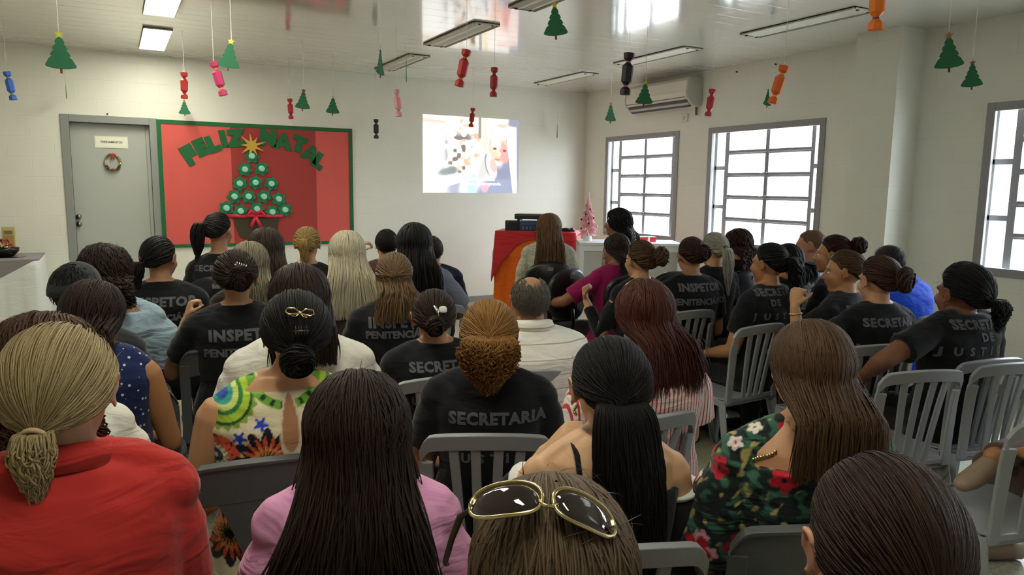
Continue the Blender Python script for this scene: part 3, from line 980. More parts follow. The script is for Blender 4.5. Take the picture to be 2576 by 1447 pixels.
def ribbons(P, wid, thk, center, rng, M=4, uvl=1.0):
    """P (N,K,3) strand paths; wid/thk (N,K); returns verts, faces, uv per vertex"""
    N_, K, _ = P.shape
    T_ = np.gradient(P, axis=1)
    T_ = norm(T_)
    nrm = P-center
    nrm = nrm-(nrm*T_).sum(-1, keepdims=True)*T_
    nrm = norm(nrm)
    side = np.cross(T_, nrm)
    th = np.arange(M)*2*PI/M
    V = P[:, :, None, :]+side[:, :, None, :]*(np.cos(th)[None, None, :, None]*wid[:, :, None, None])+nrm[:, :, None, :]*(np.sin(th)[None, None, :, None]*thk[:, :, None, None])
    idx = np.arange(N_*K*M).reshape(N_, K, M)
    a = idx[:, :-1, :]
    b = np.roll(a, -1, axis=2)
    d = idx[:, 1:, :]
    c = np.roll(d, -1, axis=2)
    F = np.stack([a, b, c, d], -1).reshape(-1, 4)
    seg = np.concatenate([np.zeros((N_, 1)), np.cumsum(np.linalg.norm(np.diff(P, axis=1), axis=-1), axis=1)], 1)
    off = rng.random(N_)*40
    uvx = off[:, None, None]+np.broadcast_to(np.cos(th)*0.12, (N_, K, M))
    uvy = np.broadcast_to(seg[:, :, None]*9, (N_, K, M))+rng.random(N_)[:, None, None]*30
    return V.reshape(-1, 3), F, np.stack([uvx, uvy], -1).reshape(-1, 2)
def np_mesh(name, parts):
    """parts: list of (V,F,UV) with quad faces"""
    Vs, Fs, Us = [], [], []
    b = 0
    for V, F, U_ in parts:
        Vs.append(V)
        Fs.append(F+b)
        Us.append(U_)
        b += len(V)
    V = np.concatenate(Vs).astype(np.float32)
    F = np.concatenate(Fs).astype(np.int32)
    U_ = np.concatenate(Us).astype(np.float32)
    me = bpy.data.meshes.new(name)
    me.vertices.add(len(V))
    me.vertices.foreach_set('co', V.ravel())
    me.loops.add(F.size)
    me.loops.foreach_set('vertex_index', F.ravel())
    me.polygons.add(len(F))
    me.polygons.foreach_set('loop_start', np.arange(0, F.size, 4, dtype=np.int32))
    me.update(calc_edges=True)
    uv = me.uv_layers.new(name='UVMap')
    uv.data.foreach_set('uv', U_[F.ravel()].ravel())
    me.validate()
    me.shade_smooth()
    return me

def hair_mesh(h, Hm, Hc, ly, T, rng):
    """h: style dict; Hm 3x3 head rotation; Hc head centre in person space"""
    style = h['style']
    fine = h.get('fine', 1.0)
    puff = h.get('puff', 0.012)
    q = h.get('q', 1.0)
    rad = RAD+np.array([puff, puff*1.0, puff*0.9])
    to = lambda P: P@Hm.T+Hc
    cen_p = Hm@CEN+Hc
    parts = []
    # scalp cap
    nphi, nz = 56, 26
    phis = np.linspace(-PI, PI, nphi+1)
    cap = []
    hl = hairline(phis)+h.get('line', 0.0)*np.cos(phis/2)
    if style in ('long', 'curly', 'bob'):
        hl = np.where(np.abs(phis) > R(75), np.minimum(hl, -0.62), hl)
    for k in range(nz+1):
        t = k/nz
        el = np.arcsin(np.clip(hl, -1, 1))
        e = el+(PI/2-0.02-el)*t
        dd = np.stack([np.sin(phis)*np.cos(e), np.cos(phis)*np.cos(e), np.sin(e)], -1)
        off = puff*0.75*min(1, 0.25+t*5)+0.001
        cap.append(CEN+dd*(RAD+off))
    cap = np.array(cap)                       # (nz+1, nphi+1, 3)
    if style == 'bald':
        keep = lambda f: np.where((np.sin(f[:, 0]) > 0), True, True)
    V = to(cap.reshape(-1, 3))
    idx = np.arange((nz+1)*(nphi+1)).reshape(nz+1, nphi+1)
    kmax = nz if style != 'fringe' else int(nz*0.52)
    F = np.stack([idx[:kmax, :-1], idx[:kmax, 1:], idx[1:kmax+1, 1:], idx[1:kmax+1, :-1]], -1).reshape(-1, 4)
    UVc = np.stack([np.broadcast_to(phis*6, (nz+1, nphi+1)), np.broadcast_to(np.linspace(0, 2, nz+1)[:, None], (nz+1, nphi+1))], -1).reshape(-1, 2)
    parts.append((V, F, UVc))
    W = h.get('w', 0.0042)/fine**0.75
    def add(P, w0, th=0.45, center=None, taper=0.35, root=0.8):
        K = P.shape[1]
        s = np.linspace(0, 1, K)
        prof = np.minimum(1, root+s*4)*np.clip((1-s)/taper, 0.12, 1)**0.6
        wd = np.asarray(w0)*0.85*prof[None, :]*(0.75+0.5*rng.random((P.shape[0], 1)))
        parts.append(ribbons(P, wd, wd*th*0.32, cen_p if center is None else center, rng))
    def wobble(P, amp, fr=3.0):
        N_, K, _ = P.shape
        s = np.linspace(0, 1, K)
        ph = rng.random((N_, 1, 3))*2*PI
        f = fr*(0.7+0.6*rng.random((N_, 1, 3)))
        return P+amp*np.sin(f*s[None, :, None]*2*PI+ph)*np.minimum(1, s*3)[None, :, None]
    ybk = lambda z: ly*0+(-0.118+ly)*np.ones_like(z)
    if style in ('pony', 'bun', 'half'):
        tz, tphi = h.get('tie', (0.0, PI))
        tie = adir(np.array([tphi]), np.array([tz]))[0]
        n = int(520*q*fine)
        ph = np.linspace(-PI, PI, n, endpoint=False)+rng.normal(0, 0.01, n)
        z0 = hairline(ph)+h.get('line', 0.0)*np.cos(ph/2)
        if style == 'half':
            m_ = np.abs(ph) < R(100)
            ph, z0 = ph[m_], z0[m_]+0.05
        root = adir(ph, z0)
        # interior roots too, so the crown reads as combed strands
        n2 = int(320*q*fine)
        ph2 = rng.uniform(-PI*0.6, PI*0.6, n2)
        r2 = adir(ph2, np.clip(hairline(ph2)+rng.uniform(0.02, 0.5, n2), -0.6, 0.98))
        root = np.concatenate([root, r2])
        K = 18
        t = np.linspace(0, 0.965, K)
        D = slerp(root, np.repeat(tie[None], len(root), 0), t)
        lift = (0.9+0.35*rng.random(len(root)))[:, None]
        hump = np.sin(np.clip(t, 0, 1)*PI)[None, :]*h.get('hump', 0.004)
        hug = np.minimum(1, 0.15+t*4)[None, :]
        rr = (puff*lift*hug+hump*lift)[..., None]
        P = CEN+D*(RAD+rr)
        tp = CEN+tie*(RAD+puff+h.get('tieout', 0.010))
        f = np.clip((t-0.8)/0.165, 0, 1)[None, :, None]**1.5
        P = P*(1-f*0.85)+(tp+rng.normal(0, 0.004, (len(root), 1, 3)))*f*0.85
        P = to(wobble(P, h.get('mess', 0.0008), 2))
        add(P, W, 0.4, taper=0.1, root=0.3)
        tpw = Hm@tp+Hc
        tdir = Hm@norm(tie/RAD)
        if style == 'pony':
            n = int(h.get('nt', 150)*q*fine*1.3)
            z1 = h.get('end', -0.35)+Hc[2]
            tw = h.get('tw', 0.03)
            K = 22
            s = np.linspace(0, 1, K)
            a = rng.random(n)*2*PI
            r_ = np.sqrt(rng.random(n))
            outb = h.get('outb', 0.035)
            L_ = tpw[2]-z1
            x = tpw[0]+tdir[0]*outb*1.3*np.sin(np.minimum(1, s*3)*PI/2)+h.get('tx', 0.0)*s**1.2
            y = tpw[1]+tdir[1]*outb*np.sin(np.minimum(1, s*3.5)*PI/2)*(1-0.25*s)+h.get('ty', 0.0)*s
            z = tpw[2]-L_*(s**1.12)+0.012*np.sin(np.minimum(1, s*5)*PI)
            path = np.stack([x, y, z], -1)
            env = tw*(0.33+0.67*np.sin(np.clip(0.10+s*0.95, 0, 1)*PI)**0.7)*(1-0.45*s)
            P = path[None]+np.stack([np.cos(a)[:, None]*r_[:, None]*env, np.sin(a)[:, None]*r_[:, None]*env*0.6, 0*env[None]*a[:, None]], -1)
            ln = 0.78+0.22*rng.random(n)
            P[:, :, 2] = tpw[2]-(tpw[2]-P[:, :, 2])*ln[:, None]
            low = P[:, :, 2] < T-0.27
            P[:, :, 1] = np.where(low, np.minimum(P[:, :, 1], ly-0.125), P[:, :, 1])
            P = wobble(P, h.get('wave', 0.003), h.get('wf', 2.0))
            if h.get('curl'):
                ph = rng.random((n, 1))*2*PI
                tt = s[None]*h.get('cf', 9)*2*PI*(0.8+0.4*rng.random((n, 1)))+ph
                P += h['curl']*np.stack([np.cos(tt), np.sin(tt), 0.5*np.sin(tt*0.7)], -1)*np.minimum(1, s*5)[None, :, None]
            add(P, W*1.15, 0.55, center=tpw+np.array([0, 0.2, -0.1]), taper=h.get('taper', 0.5), root=0.7)
        if style == 'bun':
            br = np.array(h.get('br', (0.042, 0.032, 0.04)))
            bc = tpw+tdir*br[1]*0.55+np.array(h.get('boff', (0, 0, 0)))
            n = int(150*q*fine)
            K = 26
            s = np.linspace(0, 1, K)
            a0 = rng.random(n)*2*PI
            el = rng.uniform(-1.1, 1.25, n)
            th = a0[:, None]+s[None]*PI*1.3
            e = el[:, None]+0.5*np.sin(th*1.0+el[:, None])
            rr = (0.82+0.22*rng.random(n))[:, None]
            # bun axis points along tdir: build frame
            ax = tdir/np.linalg.norm(tdir)
            u_ = norm(np.cross(ax, np.array([0, 0, 1.0])))
            v_ = np.cross(u_, ax)
            P = bc+(u_*(np.cos(e)*np.cos(th)*rr)[..., None])*br[0]+(v_*(np.cos(e)*np.sin(th)*rr)[..., None])*br[2]+(ax*(np.sin(e)*rr)[..., None])*br[1]
            P = wobble(P, h.get('bmess', 0.002), 2)
            if h.get('curl'):
                tt = s[None]*7*2*PI+rng.random((n, 1))*2*PI
                P += h['curl']*np.stack([np.cos(tt), np.sin(tt), np.cos(tt*0.8)], -1)
            add(P, W*1.5, 0.6, center=bc, taper=0.2, root=0.4)
            e_ = MB().ell((0, 0, 0), (1, 1, 1), None, 16, 10)
            Vb = np.array([list(p) for p in e_.v])
            Vb = bc+u_*(Vb[:, :1]*br[0]*0.86)+v_*(Vb[:, 1:2]*br[2]*0.86)+ax*(Vb[:, 2:3]*br[1]*0.86)
            Fb = np.array([list(f) if len(f) == 4 else [f[0], f[1], f[2], f[2]] for f in e_.f if len(f) == 4])
            parts.append((Vb, Fb, Vb[:, [0, 2]]*20))
    if style in ('long', 'curly', 'half', 'bob'):
        n = int(h.get('n', 420)*q*fine*1.5)
        z1 = Hc[2]+h.get('end', -0.30)
        sp = h.get('spread', 1.15)
        px = h.get('part', 0.0)
        s_ = rng.random(n)
        sgn = np.where(rng.random(n) < 0.5, -1, 1)
        amin = h.get('amin', R(72))
        ph = sgn*(amin+(PI-amin)*rng.random(n)**0.85)
        if h.get('front'):
            ph = sgn*(h['front']+(PI-h['front'])*rng.random(n)**0.9)
        pe = adir(ph, np.full(n, -0.22)+rng.normal(0, 0.06, n))
        # parting from forehead to crown
        zz = R(50)+s_*R(62)
        root = np.stack([px/0.08+0.03*sgn, np.cos(zz), np.sin(zz)], -1)
        if style == 'half':
            root = adir(sgn*(R(95)+R(85)*rng.random(n)), 0.25+0.2*rng.random(n))
            ph = sgn*(R(100)+R(80)*rng.random(n))
            pe = adir(ph, np.full(n, -0.25))
        lay = rng.random(n)
        offr = puff*(0.75+0.35*lay)
        K1, K2 = 12, 20
        t = np.linspace(0.0, 1, K1)
        D = slerp(root, pe, t)
        P1 = to(CEN+D*(RAD+(offr[:, None]*(0.6+0.4*np.sin(np.minimum(1, t*2)*PI/2)[None, :]))[..., None]))
        end = P1[:, -1]
        s = np.linspace(0, 1, K2)[1:]
        zend = z1+(0.10*rng.random(n)**2)*h.get('ragged', 1.0)+h.get('vcut', 0.0)*np.abs(end[:, 0]-Hc[0])
        rel = end-np.array([Hc[0], 0, 0])
        xt = Hc[0]+h.get('shift', 0.0)+rel[:, 0]*sp*(0.9+0.2*lay)+rng.normal(0, 0.006, n)
        yt = np.minimum(end[:, 1]-0.005, ly-0.125-0.035*lay)+rng.normal(0, 0.004, n)
        fr_side = (np.abs(ph) < R(98))
        yt = np.where(fr_side & bool(h.get('sides', 0)), end[:, 1]-0.02, yt)
        e2 = s[None]
        sm = e2*e2*(3-2*e2)
        X = end[:, None, 0]*(1-sm)+xt[:, None]*sm
        smy = np.clip(e2*2.2, 0, 1)
        smy = smy*smy*(3-2*smy)
        Y = end[:, None, 1]*(1-smy)+yt[:, None]*smy
        Z = end[:, None, 2]+(zend-end[:, 2])[:, None]*e2
        P2 = np.stack([X, Y, Z], -1)
        P = np.concatenate([P1, P2], 1)
        P = wobble(P, h.get('wave', 0.003), h.get('wf', 1.5))
        if h.get('curl'):
            S = np.linspace(0, 1, P.shape[1])
            tt = S[None]*h.get('cf', 8)*2*PI*(0.8+0.4*rng.random((n, 1)))+rng.random((n, 1))*2*PI
            P += h['curl']*np.stack([np.cos(tt), np.sin(tt), 0.4*np.sin(tt*0.7)], -1)*np.minimum(1, S*2.5)[None, :, None]
        add(P, W*1.25, 0.5, center=cen_p+np.array([0, 0.05, -0.12]), taper=h.get('taper', 0.3), root=0.6)
    if style in ('short', 'fringe', 'crop'):
        n = int(900*q) if style != 'crop' else int(600*q)
        d = norm(rng.normal(0, 1, (n*3, 3)))
        phi = np.arctan2(d[:, 0], d[:, 1])
        ok = d[:, 2] > hairline(phi)
        if style == 'fringe':
            el = d[:, 2]
            ok &= (el < 0.80-0.25*np.cos(phi)) & ((el < 0.68) | (np.abs(d[:, 0]) > 0.35))
        d = d[ok][:n]
        n = len(d)
        L_ = h.get('hl', 0.018)
        K = 6
        s = np.linspace(0, 1, K)
        dn = np.array([0, -0.25, -1.0])+rng.normal(0, 0.35, (n, 3))
        e = norm(d+dn*0.22*(L_/0.018)*np.ones((n, 1)))
        D = slerp(d, e, s)
        P = to(CEN+D*(RAD+puff*0.85+0.002+s[None, :, None]*0.003))
        add(P, W*0.9, 0.5, taper=0.6, root=0.4)
    if h.get('fly'):
        n = int(h['fly'])
        a = rng.random(n)*2*PI
        root = adir(rng.uniform(-PI, PI, n), rng.uniform(-0.3, 0.9, n))
        e = norm(root+rng.normal(0, 0.35, (n, 3)))
        K = 10
        s = np.linspace(0, 1, K)
        D = slerp(root, e, s)
        P = to(CEN+D*(RAD+puff+0.002+s[None, :, None]*rng.uniform(0.004, 0.02, (n, 1, 1))))
        add(P, 0.0007, 0.8, taper=0.8)
    return np_mesh('hair', parts)

def limb(mb, a, b, r0, r1, bulge=0.0, n=14):
    a, b = Vector(a), Vector(b)
    pts, rad = [], []
    for k in range(7):
        t = k/6
        pts.append(a.lerp(b, t))
        rad.append(r0+(r1-r0)*t+bulge*math.sin(PI*min(1, t*1.35)))
    mb.tube(pts, rad, n=n, round_ends=True)

def add_hand(mb, wr, fd, pn, side, curl=0.5, sc_=1.0):
    """wrist, finger direction, palm normal (towards palm side), side=+1 thumb on the +cross side"""
    fd = Vector(fd).normalized()
    pn = Vector(pn)
    pn = (pn-fd*pn.dot(fd)).normalized()
    sd = fd.cross(pn)*side
    wr = Vector(wr)
    s = sc_
    rings = []
    for t, wd, th in ((-0.02, 0.024, 0.019), (0.0, 0.026, 0.018), (0.03, 0.036, 0.016), (0.06, 0.040, 0.014), (0.085, 0.037, 0.011)):
        c = wr+fd*t*s
        rings.append([c+sd*wd*s*math.cos(2*PI*k/12)+pn*th*s*math.sin(2*PI*k/12) for k in range(12)])
    mb.loft(rings)
    for k, (o, ln) in enumerate(((-0.028, 0.80), (-0.0095, 0.95), (0.0095, 1.0), (0.028, 0.9))):
        p = wr+fd*0.080*s+sd*o*s
        d = (fd+sd*o*2.0).normalized()
        pts = [p-d*0.012*s, p]
        ax = d.cross(pn).normalized()
        ang = 0
        for j, l_ in enumerate((0.042, 0.026, 0.020)):
            ang += curl*(0.9, 1.2, 0.8)[j]*(1+0.08*k)
            dd = Matrix.Rotation(ang, 3, ax) @ d
            p = p+dd*l_*ln*s
            pts.append(p)
        mb.tube(pts, [0.0085*s, 0.0092*s, 0.0085*s, 0.0078*s, 0.0065*s], n=8, round_ends=True)
    p = wr+fd*0.018*s+sd*0.026*s
    d = (fd*0.65+sd*0.75+pn*0.35).normalized()
    d2 = (fd*0.95+sd*0.15+pn*(0.25+curl*0.6)).normalized()
    mb.tube([p-d*0.01*s, p, p+d*0.035*s, p+d*0.035*s+d2*0.028*s, p+d*0.035*s+d2*0.05*s], [0.012*s, 0.013*s, 0.0105*s, 0.0095*s, 0.0075*s], n=8, round_ends=True)

def add_head(mb, M, male=False, eo=0.0):
    """head shapes; M 4x4 from head frame to person space"""
    def el(c, r, rot=None):
        tmp = MB().ell(c, r, rot, 18, 12)
        mb.add([M @ Vector(p) for p in tmp.v], tmp.f)
    el(tuple(CEN), tuple(RAD-0.001))
    j = 1.06 if male else 1.0
    el((0, 0.030, -0.030), (0.060*j, 0.060, 0.075))
    el((0, 0.018, -0.062), (0.054*j, 0.055, 0.042))
    el((0, 0.058, -0.090*j), (0.026*j, 0.024, 0.020))
    el((0, 0.070, 0.022), (0.048, 0.017, 0.014))
    for s in (-1, 1):
        el((s*0.034, 0.060, -0.028), (0.025, 0.022, 0.024))
        # ear: rim, lobe and bowl
        tmp = MB()
        pts = []
        for k in range(11):
            a = R(-60)+k/10*R(255)
            pts.append((s*(0.078+0.006*math.sin(a)), -0.014-0.017*math.cos(a)*0.95+0.006, 0.002+0.028*math.sin(a)))
        tmp.tube(pts, [0.0045]*3+[0.005]*8, n=8, round_ends=True)
        tmp.ell((s*(0.072-eo*0.5), -0.006, -0.006), (0.008+eo*0.6, 0.010, 0.016), None, 10, 8)
        tmp.ell((s*0.075, -0.008, 0.0), (0.0055, 0.015, 0.026), None, 10, 8)
        tmp.ell((s*0.076, 0.0, -0.026), (0.0055, 0.008, 0.010), None, 10, 8)
        tmp.ell((s*0.074, 0.004, -0.004), (0.006, 0.005, 0.008), None, 8, 6)
        mb.add([M @ (Vector(p)+Vector((s*eo, 0, 0))) for p in tmp.v], tmp.f)
    tmp = MB()
    tmp.tube([(0, 0.078, 0.018), (0, 0.088, 0.0), (0, 0.100, -0.020), (0, 0.104, -0.030)], [0.009, 0.008, 0.010, 0.011], n=10, round_ends=True)
    for s in (-1, 1):
        tmp.ell((s*0.010, 0.092, -0.031), (0.008, 0.009, 0.007), None, 8, 6)
    tmp.tube([(-0.020, 0.078, -0.056), (-0.008, 0.089, -0.053), (0, 0.090, -0.055), (0.008, 0.089, -0.053), (0.020, 0.078, -0.056)], [0.004, 0.0055, 0.0055, 0.0055, 0.004], n=8, round_ends=True)
    tmp.tube([(-0.018, 0.077, -0.060), (0, 0.087, -0.065), (0.018, 0.077, -0.060)], [0.004, 0.0065, 0.004], n=8, round_ends=True)
    mb.add([M @ Vector(p) for p in tmp.v], tmp.f)

def ering(c, rx, ry, n=22, ux=Vector((1, 0, 0)), uy=Vector((0, 1, 0)), sq=0.9):
    out = []
    for k in range(n):
        a = 2*PI*k/n
        ca, sa = math.cos(a), math.sin(a)
        out.append(c+ux*rx*math.copysign(abs(ca)**sq, ca)+uy*ry*math.copysign(abs(sa)**sq, sa))
    return out

def fold_disp(seed, amp):
    def f(co):
        r = np.zeros(len(co))
        o = Vector((seed*3.1, seed*1.7, 0))
        for i, c in enumerate(co):
            p = Vector((c[0]*7, c[1]*7, c[2]*13+c[0]*4))
            r[i] = noise.noise(p+o)+0.5*noise.noise(p*2.3+o)
        return r*amp
    return f

def proj_text(parent, shirt_obj, lines, m, name='lettering'):
    """lines: (text, size, x, z, spacing). Pressed onto the back of the shirt (person space, +y is forwards)."""
    bvh = BVHTree.FromPolygons([v.co for v in shirt_obj.data.vertices], [p.vertices for p in shirt_obj.data.polygons])
    for txt, size, x, z, spc in lines:
        tm = text_mesh(txt, size, 0.0, size*0.05, spc, 2)
        bm = bmesh.new()
        bm.from_mesh(tm)
        bmesh.ops.triangulate(bm, faces=bm.faces)
        for _ in range(3):
            es = [e for e in bm.edges if e.calc_length() > 0.008]
            if es:
                bmesh.ops.subdivide_edges(bm, edges=es, cuts=1)
                bmesh.ops.triangulate(bm, faces=bm.faces)
        kill = []
        for v in bm.verts:
            px, pz = v.co.x+x, v.co.y+z
            hit = bvh.ray_cast(Vector((px, -0.8, pz)), Vector((0, 1, 0)))
            if hit[0] is None:
                kill.append(v)
            else:
                v.co = hit[0]+hit[1]*0.0022
        bmesh.ops.delete(bm, geom=kill, context='VERTS')
        bm.to_mesh(tm)
        bm.free()
        link(name, tm, m, parent)

PERSONS = []
def person(label, top, yaw, hair, shirt, skin='#b98a66', head=(0, 0, 0), bw=1.0, male=False, lean=-0.04, arms=None, legs=None, shrug=0.0, hx=0.0, vox=0.008,
           pants='#16171c', shoes='#1c1a1a', seed=1, text=None, hs=1.0, group='seated audience', face=False, fold=0.004, svox=0.009, seat=0.44, seated=True):
    rng = np.random.default_rng(seed*7+3)
    T = top[2]
    rz = -R(yaw)
    hy = lean+0.008
    fx, fy = -math.sin(rz), math.cos(rz)
    loc = (top[0]-fx*hy-hx*math.cos(rz), top[1]-fy*hy-hx*math.sin(rz), 0)
    e = empty('person', loc, rz, label, 'person', group)
    S = (T-seat)/0.83
    Z = lambda h: seat+S*h+shrug*max(0.0, min(1.0, (h-0.36)/0.12))*(1.0 if h < 0.56 else max(0.0, 1-(h-0.56)/0.05))
    cy = lambda h: lean*(h/0.56)**1.2-0.012*math.sin(PI*min(1, max(0, h/0.6))) if h > 0 else 0.0
    # head frame
    hr = Matrix.Rotation(-R(head[0]), 3, 'Z') @ Matrix.Rotation(-R(head[1]), 3, 'X') @ Matrix.Rotation(R(head[2]), 3, 'Y')
    Hc = Vector((hx, lean+0.015, T-0.106*hs-hair.get('puff', 0.01)*0.85))
    HM = Matrix.Translation(Hc) @ hr.to_4x4() @ Matrix.Scale(hs, 4)
    mskin = mat_skin('skin_'+skin[1:], skin)
    tor = [(-0.01, .14, .09), (.05, .17, .12), (.14, .16, .115), (.24, .135, .10), (.36, .145, .105), (.47, .157, .105), (.535, .150, .085), (.570, .112, .066), (.602, .064, .054)]
    if male:
        tor = [(-0.01, .14, .10), (.05, .16, .12), (.14, .155, .12), (.24, .15, .115), (.36, .165, .12), (.47, .178, .115), (.535, .172, .095), (.568, .130, .072), (.60, .075, .06)]
    body = MB()
    body.loft([ering(Vector((0, cy(h), Z(h))), rx*bw, ry*(0.5+bw/2)) for h, rx, ry in tor])
    nr = 0.058 if male else 0.050
    body.tube([(0, cy(.55)-0.005, Z(.55)), (hx*0.55, (cy(.6)+Hc.y)/2-0.012, Z(.615)), tuple(HM @ Vector((0, -0.012, -0.055)))], [nr*1.12, nr, nr*0.98], n=14)
    add_head(body, HM, male, max(0.0, hair.get('puff', 0.01)-0.003) if hair['style'] in ('pony', 'bun') else 0.0)
    shx = (0.150 if not male else 0.168)*bw
    hands = {}
    arms = arms or {}
    sl = shirt.get('sleeve', 0.5)
    sh = MB()
    g = 0.013+shirt.get('loose', 0.0)
    neckh = shirt.get('neck', 0.602)
    rings = []
    for h, rx, ry in tor:
        if h <= neckh+1e-6:
            k = 1.0 if h < 0.5 else 0.6
            rings.append(ering(Vector((0, cy(h), Z(h)-(0.03 if h < 0 else 0))), rx*bw+g*k, ry*(0.5+bw/2)+g*k))
    if shirt.get('neckr'):
        rings.append(ering(Vector((0, cy(neckh)-0.004, Z(neckh)+0.004)), shirt['neckr'], shirt['neckr']*0.85))
    sh.loft(rings)
    for s, nm in ((-1, 'L'), (1, 'R')):
        ud, fdn, cur = arms.get(nm, (Vector((s*0.22, 0.16, -1)), Vector((-s*0.42, 0.85, -0.18)), 0.5))[:3]
        pal = arms[nm][3] if nm in arms and len(arms[nm]) > 3 else (0, 0, -1)
        ud = Vector(ud).normalized()
        fdn = Vector(fdn).normalized()
        a0 = Vector((s*shx, cy(.5), Z(.497)))
        el_ = a0+ud*0.275*(1 if not male else 1.07)
        wr_ = el_+fdn*0.235*(1 if not male else 1.07)
        ra = 0.047*bw*(1.1 if male else 1)*shirt.get('armr', 1.0)
        limb(body, a0, el_, ra, 0.036*bw, 0.003)
        slope = [(s*0.035, cy(.585), Z(.588)), (s*shx*0.6, cy(.55), Z(.550)), (s*shx*(1.02 if sl > 0 else 0.90), cy(.52), Z(.512))]
        body.tube(slope, [0.036, 0.040, 0.040], n=10, round_ends=True)
        if neckh > 0.5:
            sh.tube([(s*0.06, cy(.58), Z(.575)), slope[1], slope[2]], [0.040, 0.050, 0.052 if sl > 0 else 0.046], n=12, round_ends=True)
        limb(body, el_, wr_, 0.036*bw, 0.024, 0.004)
        hd = fdn if nm not in arms or len(arms[nm]) < 5 else Vector(arms[nm][4])
        add_hand(body, wr_+Vector(hd).normalized()*0.008, hd, pal, s, cur, 0.96 if not male else 1.08)
        hands[nm] = (a0, el_, wr_, hd)
        if sl > 0:
            lo = shirt.get('sloose', 0.014)
            if sl <= 1:
                tip = a0.lerp(el_, sl)
                sh.tube([a0+Vector((-s*0.02, 0, 0.0)), a0.lerp(el_, sl*0.35), tip], [ra+0.008, ra+lo*0.9, ra+lo*1.1], n=16, round_ends=False)
                sh.ell(a0, (ra+0.010, ra+0.010, ra+0.006))
            else:
                tip = el_.lerp(wr_, sl-1)
                sh.tube([a0+Vector((-s*0.02, 0, 0)), a0.lerp(el_, .5), el_, tip], [ra+g, ra+lo*0.9, 0.036*bw+lo, 0.027+lo*0.8], n=16)
                sh.ell(a0, (ra+0.010, ra+0.010, ra+0.006))
    if shirt.get('collar'):
        cc = Vector((0, cy(.60)+0.004, Z(.60)+0.004))
        rr_ = 0.066 if not male else 0.078
        pr_ = []
        for k in range(24):
            a = 2*PI*k/24
            o_ = Vector((math.cos(a)*rr_, math.sin(a)*rr_*0.9, -0.012*math.sin(a)))
            pr_.append((cc+o_, o_.normalized()))
        cm = MB()
        for k in range(24):
            pass
        cm.loft([[c+Vector((0, 0, 0.024)) for c, n_ in pr_], [c+n_*0.012+Vector((0, 0, 0.020)) for c, n_ in pr_], [c+n_*0.030+Vector((0, 0, -0.022)) for c, n_ in pr_], [c+n_*0.022+Vector((0, 0, -0.026)) for c, n_ in pr_], [c-n_*0.002+Vector((0, 0, -0.004)) for c, n_ in pr_], [c+Vector((0, 0, 0.024)) for c, n_ in pr_]], cap=False)
        cm.build('collar', mat_fabric(*shirt['mat'], **shirt.get('mk', {})), e, smooth=True)
    # legs
    spread = 1.0
    for s in (-1, 1):
        hp, kn, an, td = Vector((s*0.085*bw, 0.0, seat+0.075)), Vector((s*0.12, 0.42, seat+0.045)), Vector((s*0.12, 0.40, 0.085)), Vector((0, 1, 0))
        if legs and s in legs:
            kn, an, td = (Vector(q_) for q_ in legs[s])
        limb(body, hp, kn, 0.078*bw, 0.052)
        limb(body, kn, an, 0.050, 0.034, 0.006)
        body.tube([an-td*0.03+Vector((0, 0, -0.045)), an+td*0.04+Vector((0, 0, -0.045)), an+td*0.13+Vector((0, 0, -0.06))], [0.032, 0.034, 0.024], n=10, round_ends=True)
    bo = link('body', fuse(body, vox, 3), mskin, e)
    shm = mat_fabric(*shirt['mat'], **shirt.get('mk', {}))
    so_ = link('shirt', fuse(sh, svox if svox > 0.005 else svox, 4, disp=fold_disp(seed, fold)), shm, e)
    pt = MB()
    pt.loft([ering(Vector((0, 0, Z(h))), rx*bw+0.012, ry*(0.5+bw/2)+0.010) for h, rx, ry in tor[:4] if h < 0.15])
    for s in (-1, 1):
        hp, kn, an, td = Vector((s*0.085*bw, 0.0, seat+0.075)), Vector((s*0.12, 0.42, seat+0.045)), Vector((s*0.12, 0.40, 0.085)), Vector((0, 1, 0))
        if legs and s in legs:
            kn, an, td = (Vector(q_) for q_ in legs[s])
        sdv = Vector((td.y, -td.x, 0)).normalized()
        an0 = an
        an = an.lerp(kn, 0.07)
        pt.tube([hp, hp.lerp(kn, .5), kn], [0.09*bw, 0.078*bw, 0.066], n=14, round_ends=True)
        pt.tube([kn, kn.lerp(an, .5), an], [0.064, 0.060, 0.052], n=14)
        f = MB()
        f.loft([ering(an0+td*yy+Vector((0, 0, zz-0.085)), rx, rz_, 16, sdv, Vector((0, 0, 1))) for yy, zz, rx, rz_ in ((-0.072, 0.048, 0.012, 0.02), (-0.062, 0.047, 0.030, 0.042), (-0.01, 0.052, 0.036, 0.050), (0.06, 0.042, 0.040, 0.040), (0.13, 0.030, 0.042, 0.028), (0.17, 0.025, 0.030, 0.022), (0.182, 0.022, 0.012, 0.012))])
        f.build('shoe', mat('shoe_'+shoes[1:], shoes, rough=0.45), e, smooth=True)
    link('trousers', fuse(pt, 0.014, 3), mat_fabric('cloth_'+pants[1:], pants), e)
    if hair.get('mat'):
        hm = mat_hair(*hair['mat'])
        Hn = np.array([[hr[i][j] for j in range(3)] for i in range(3)])*hs
        h_ = link('hair', hair_mesh(hair, Hn, np.array(Hc), lean, T, rng), hm, e)
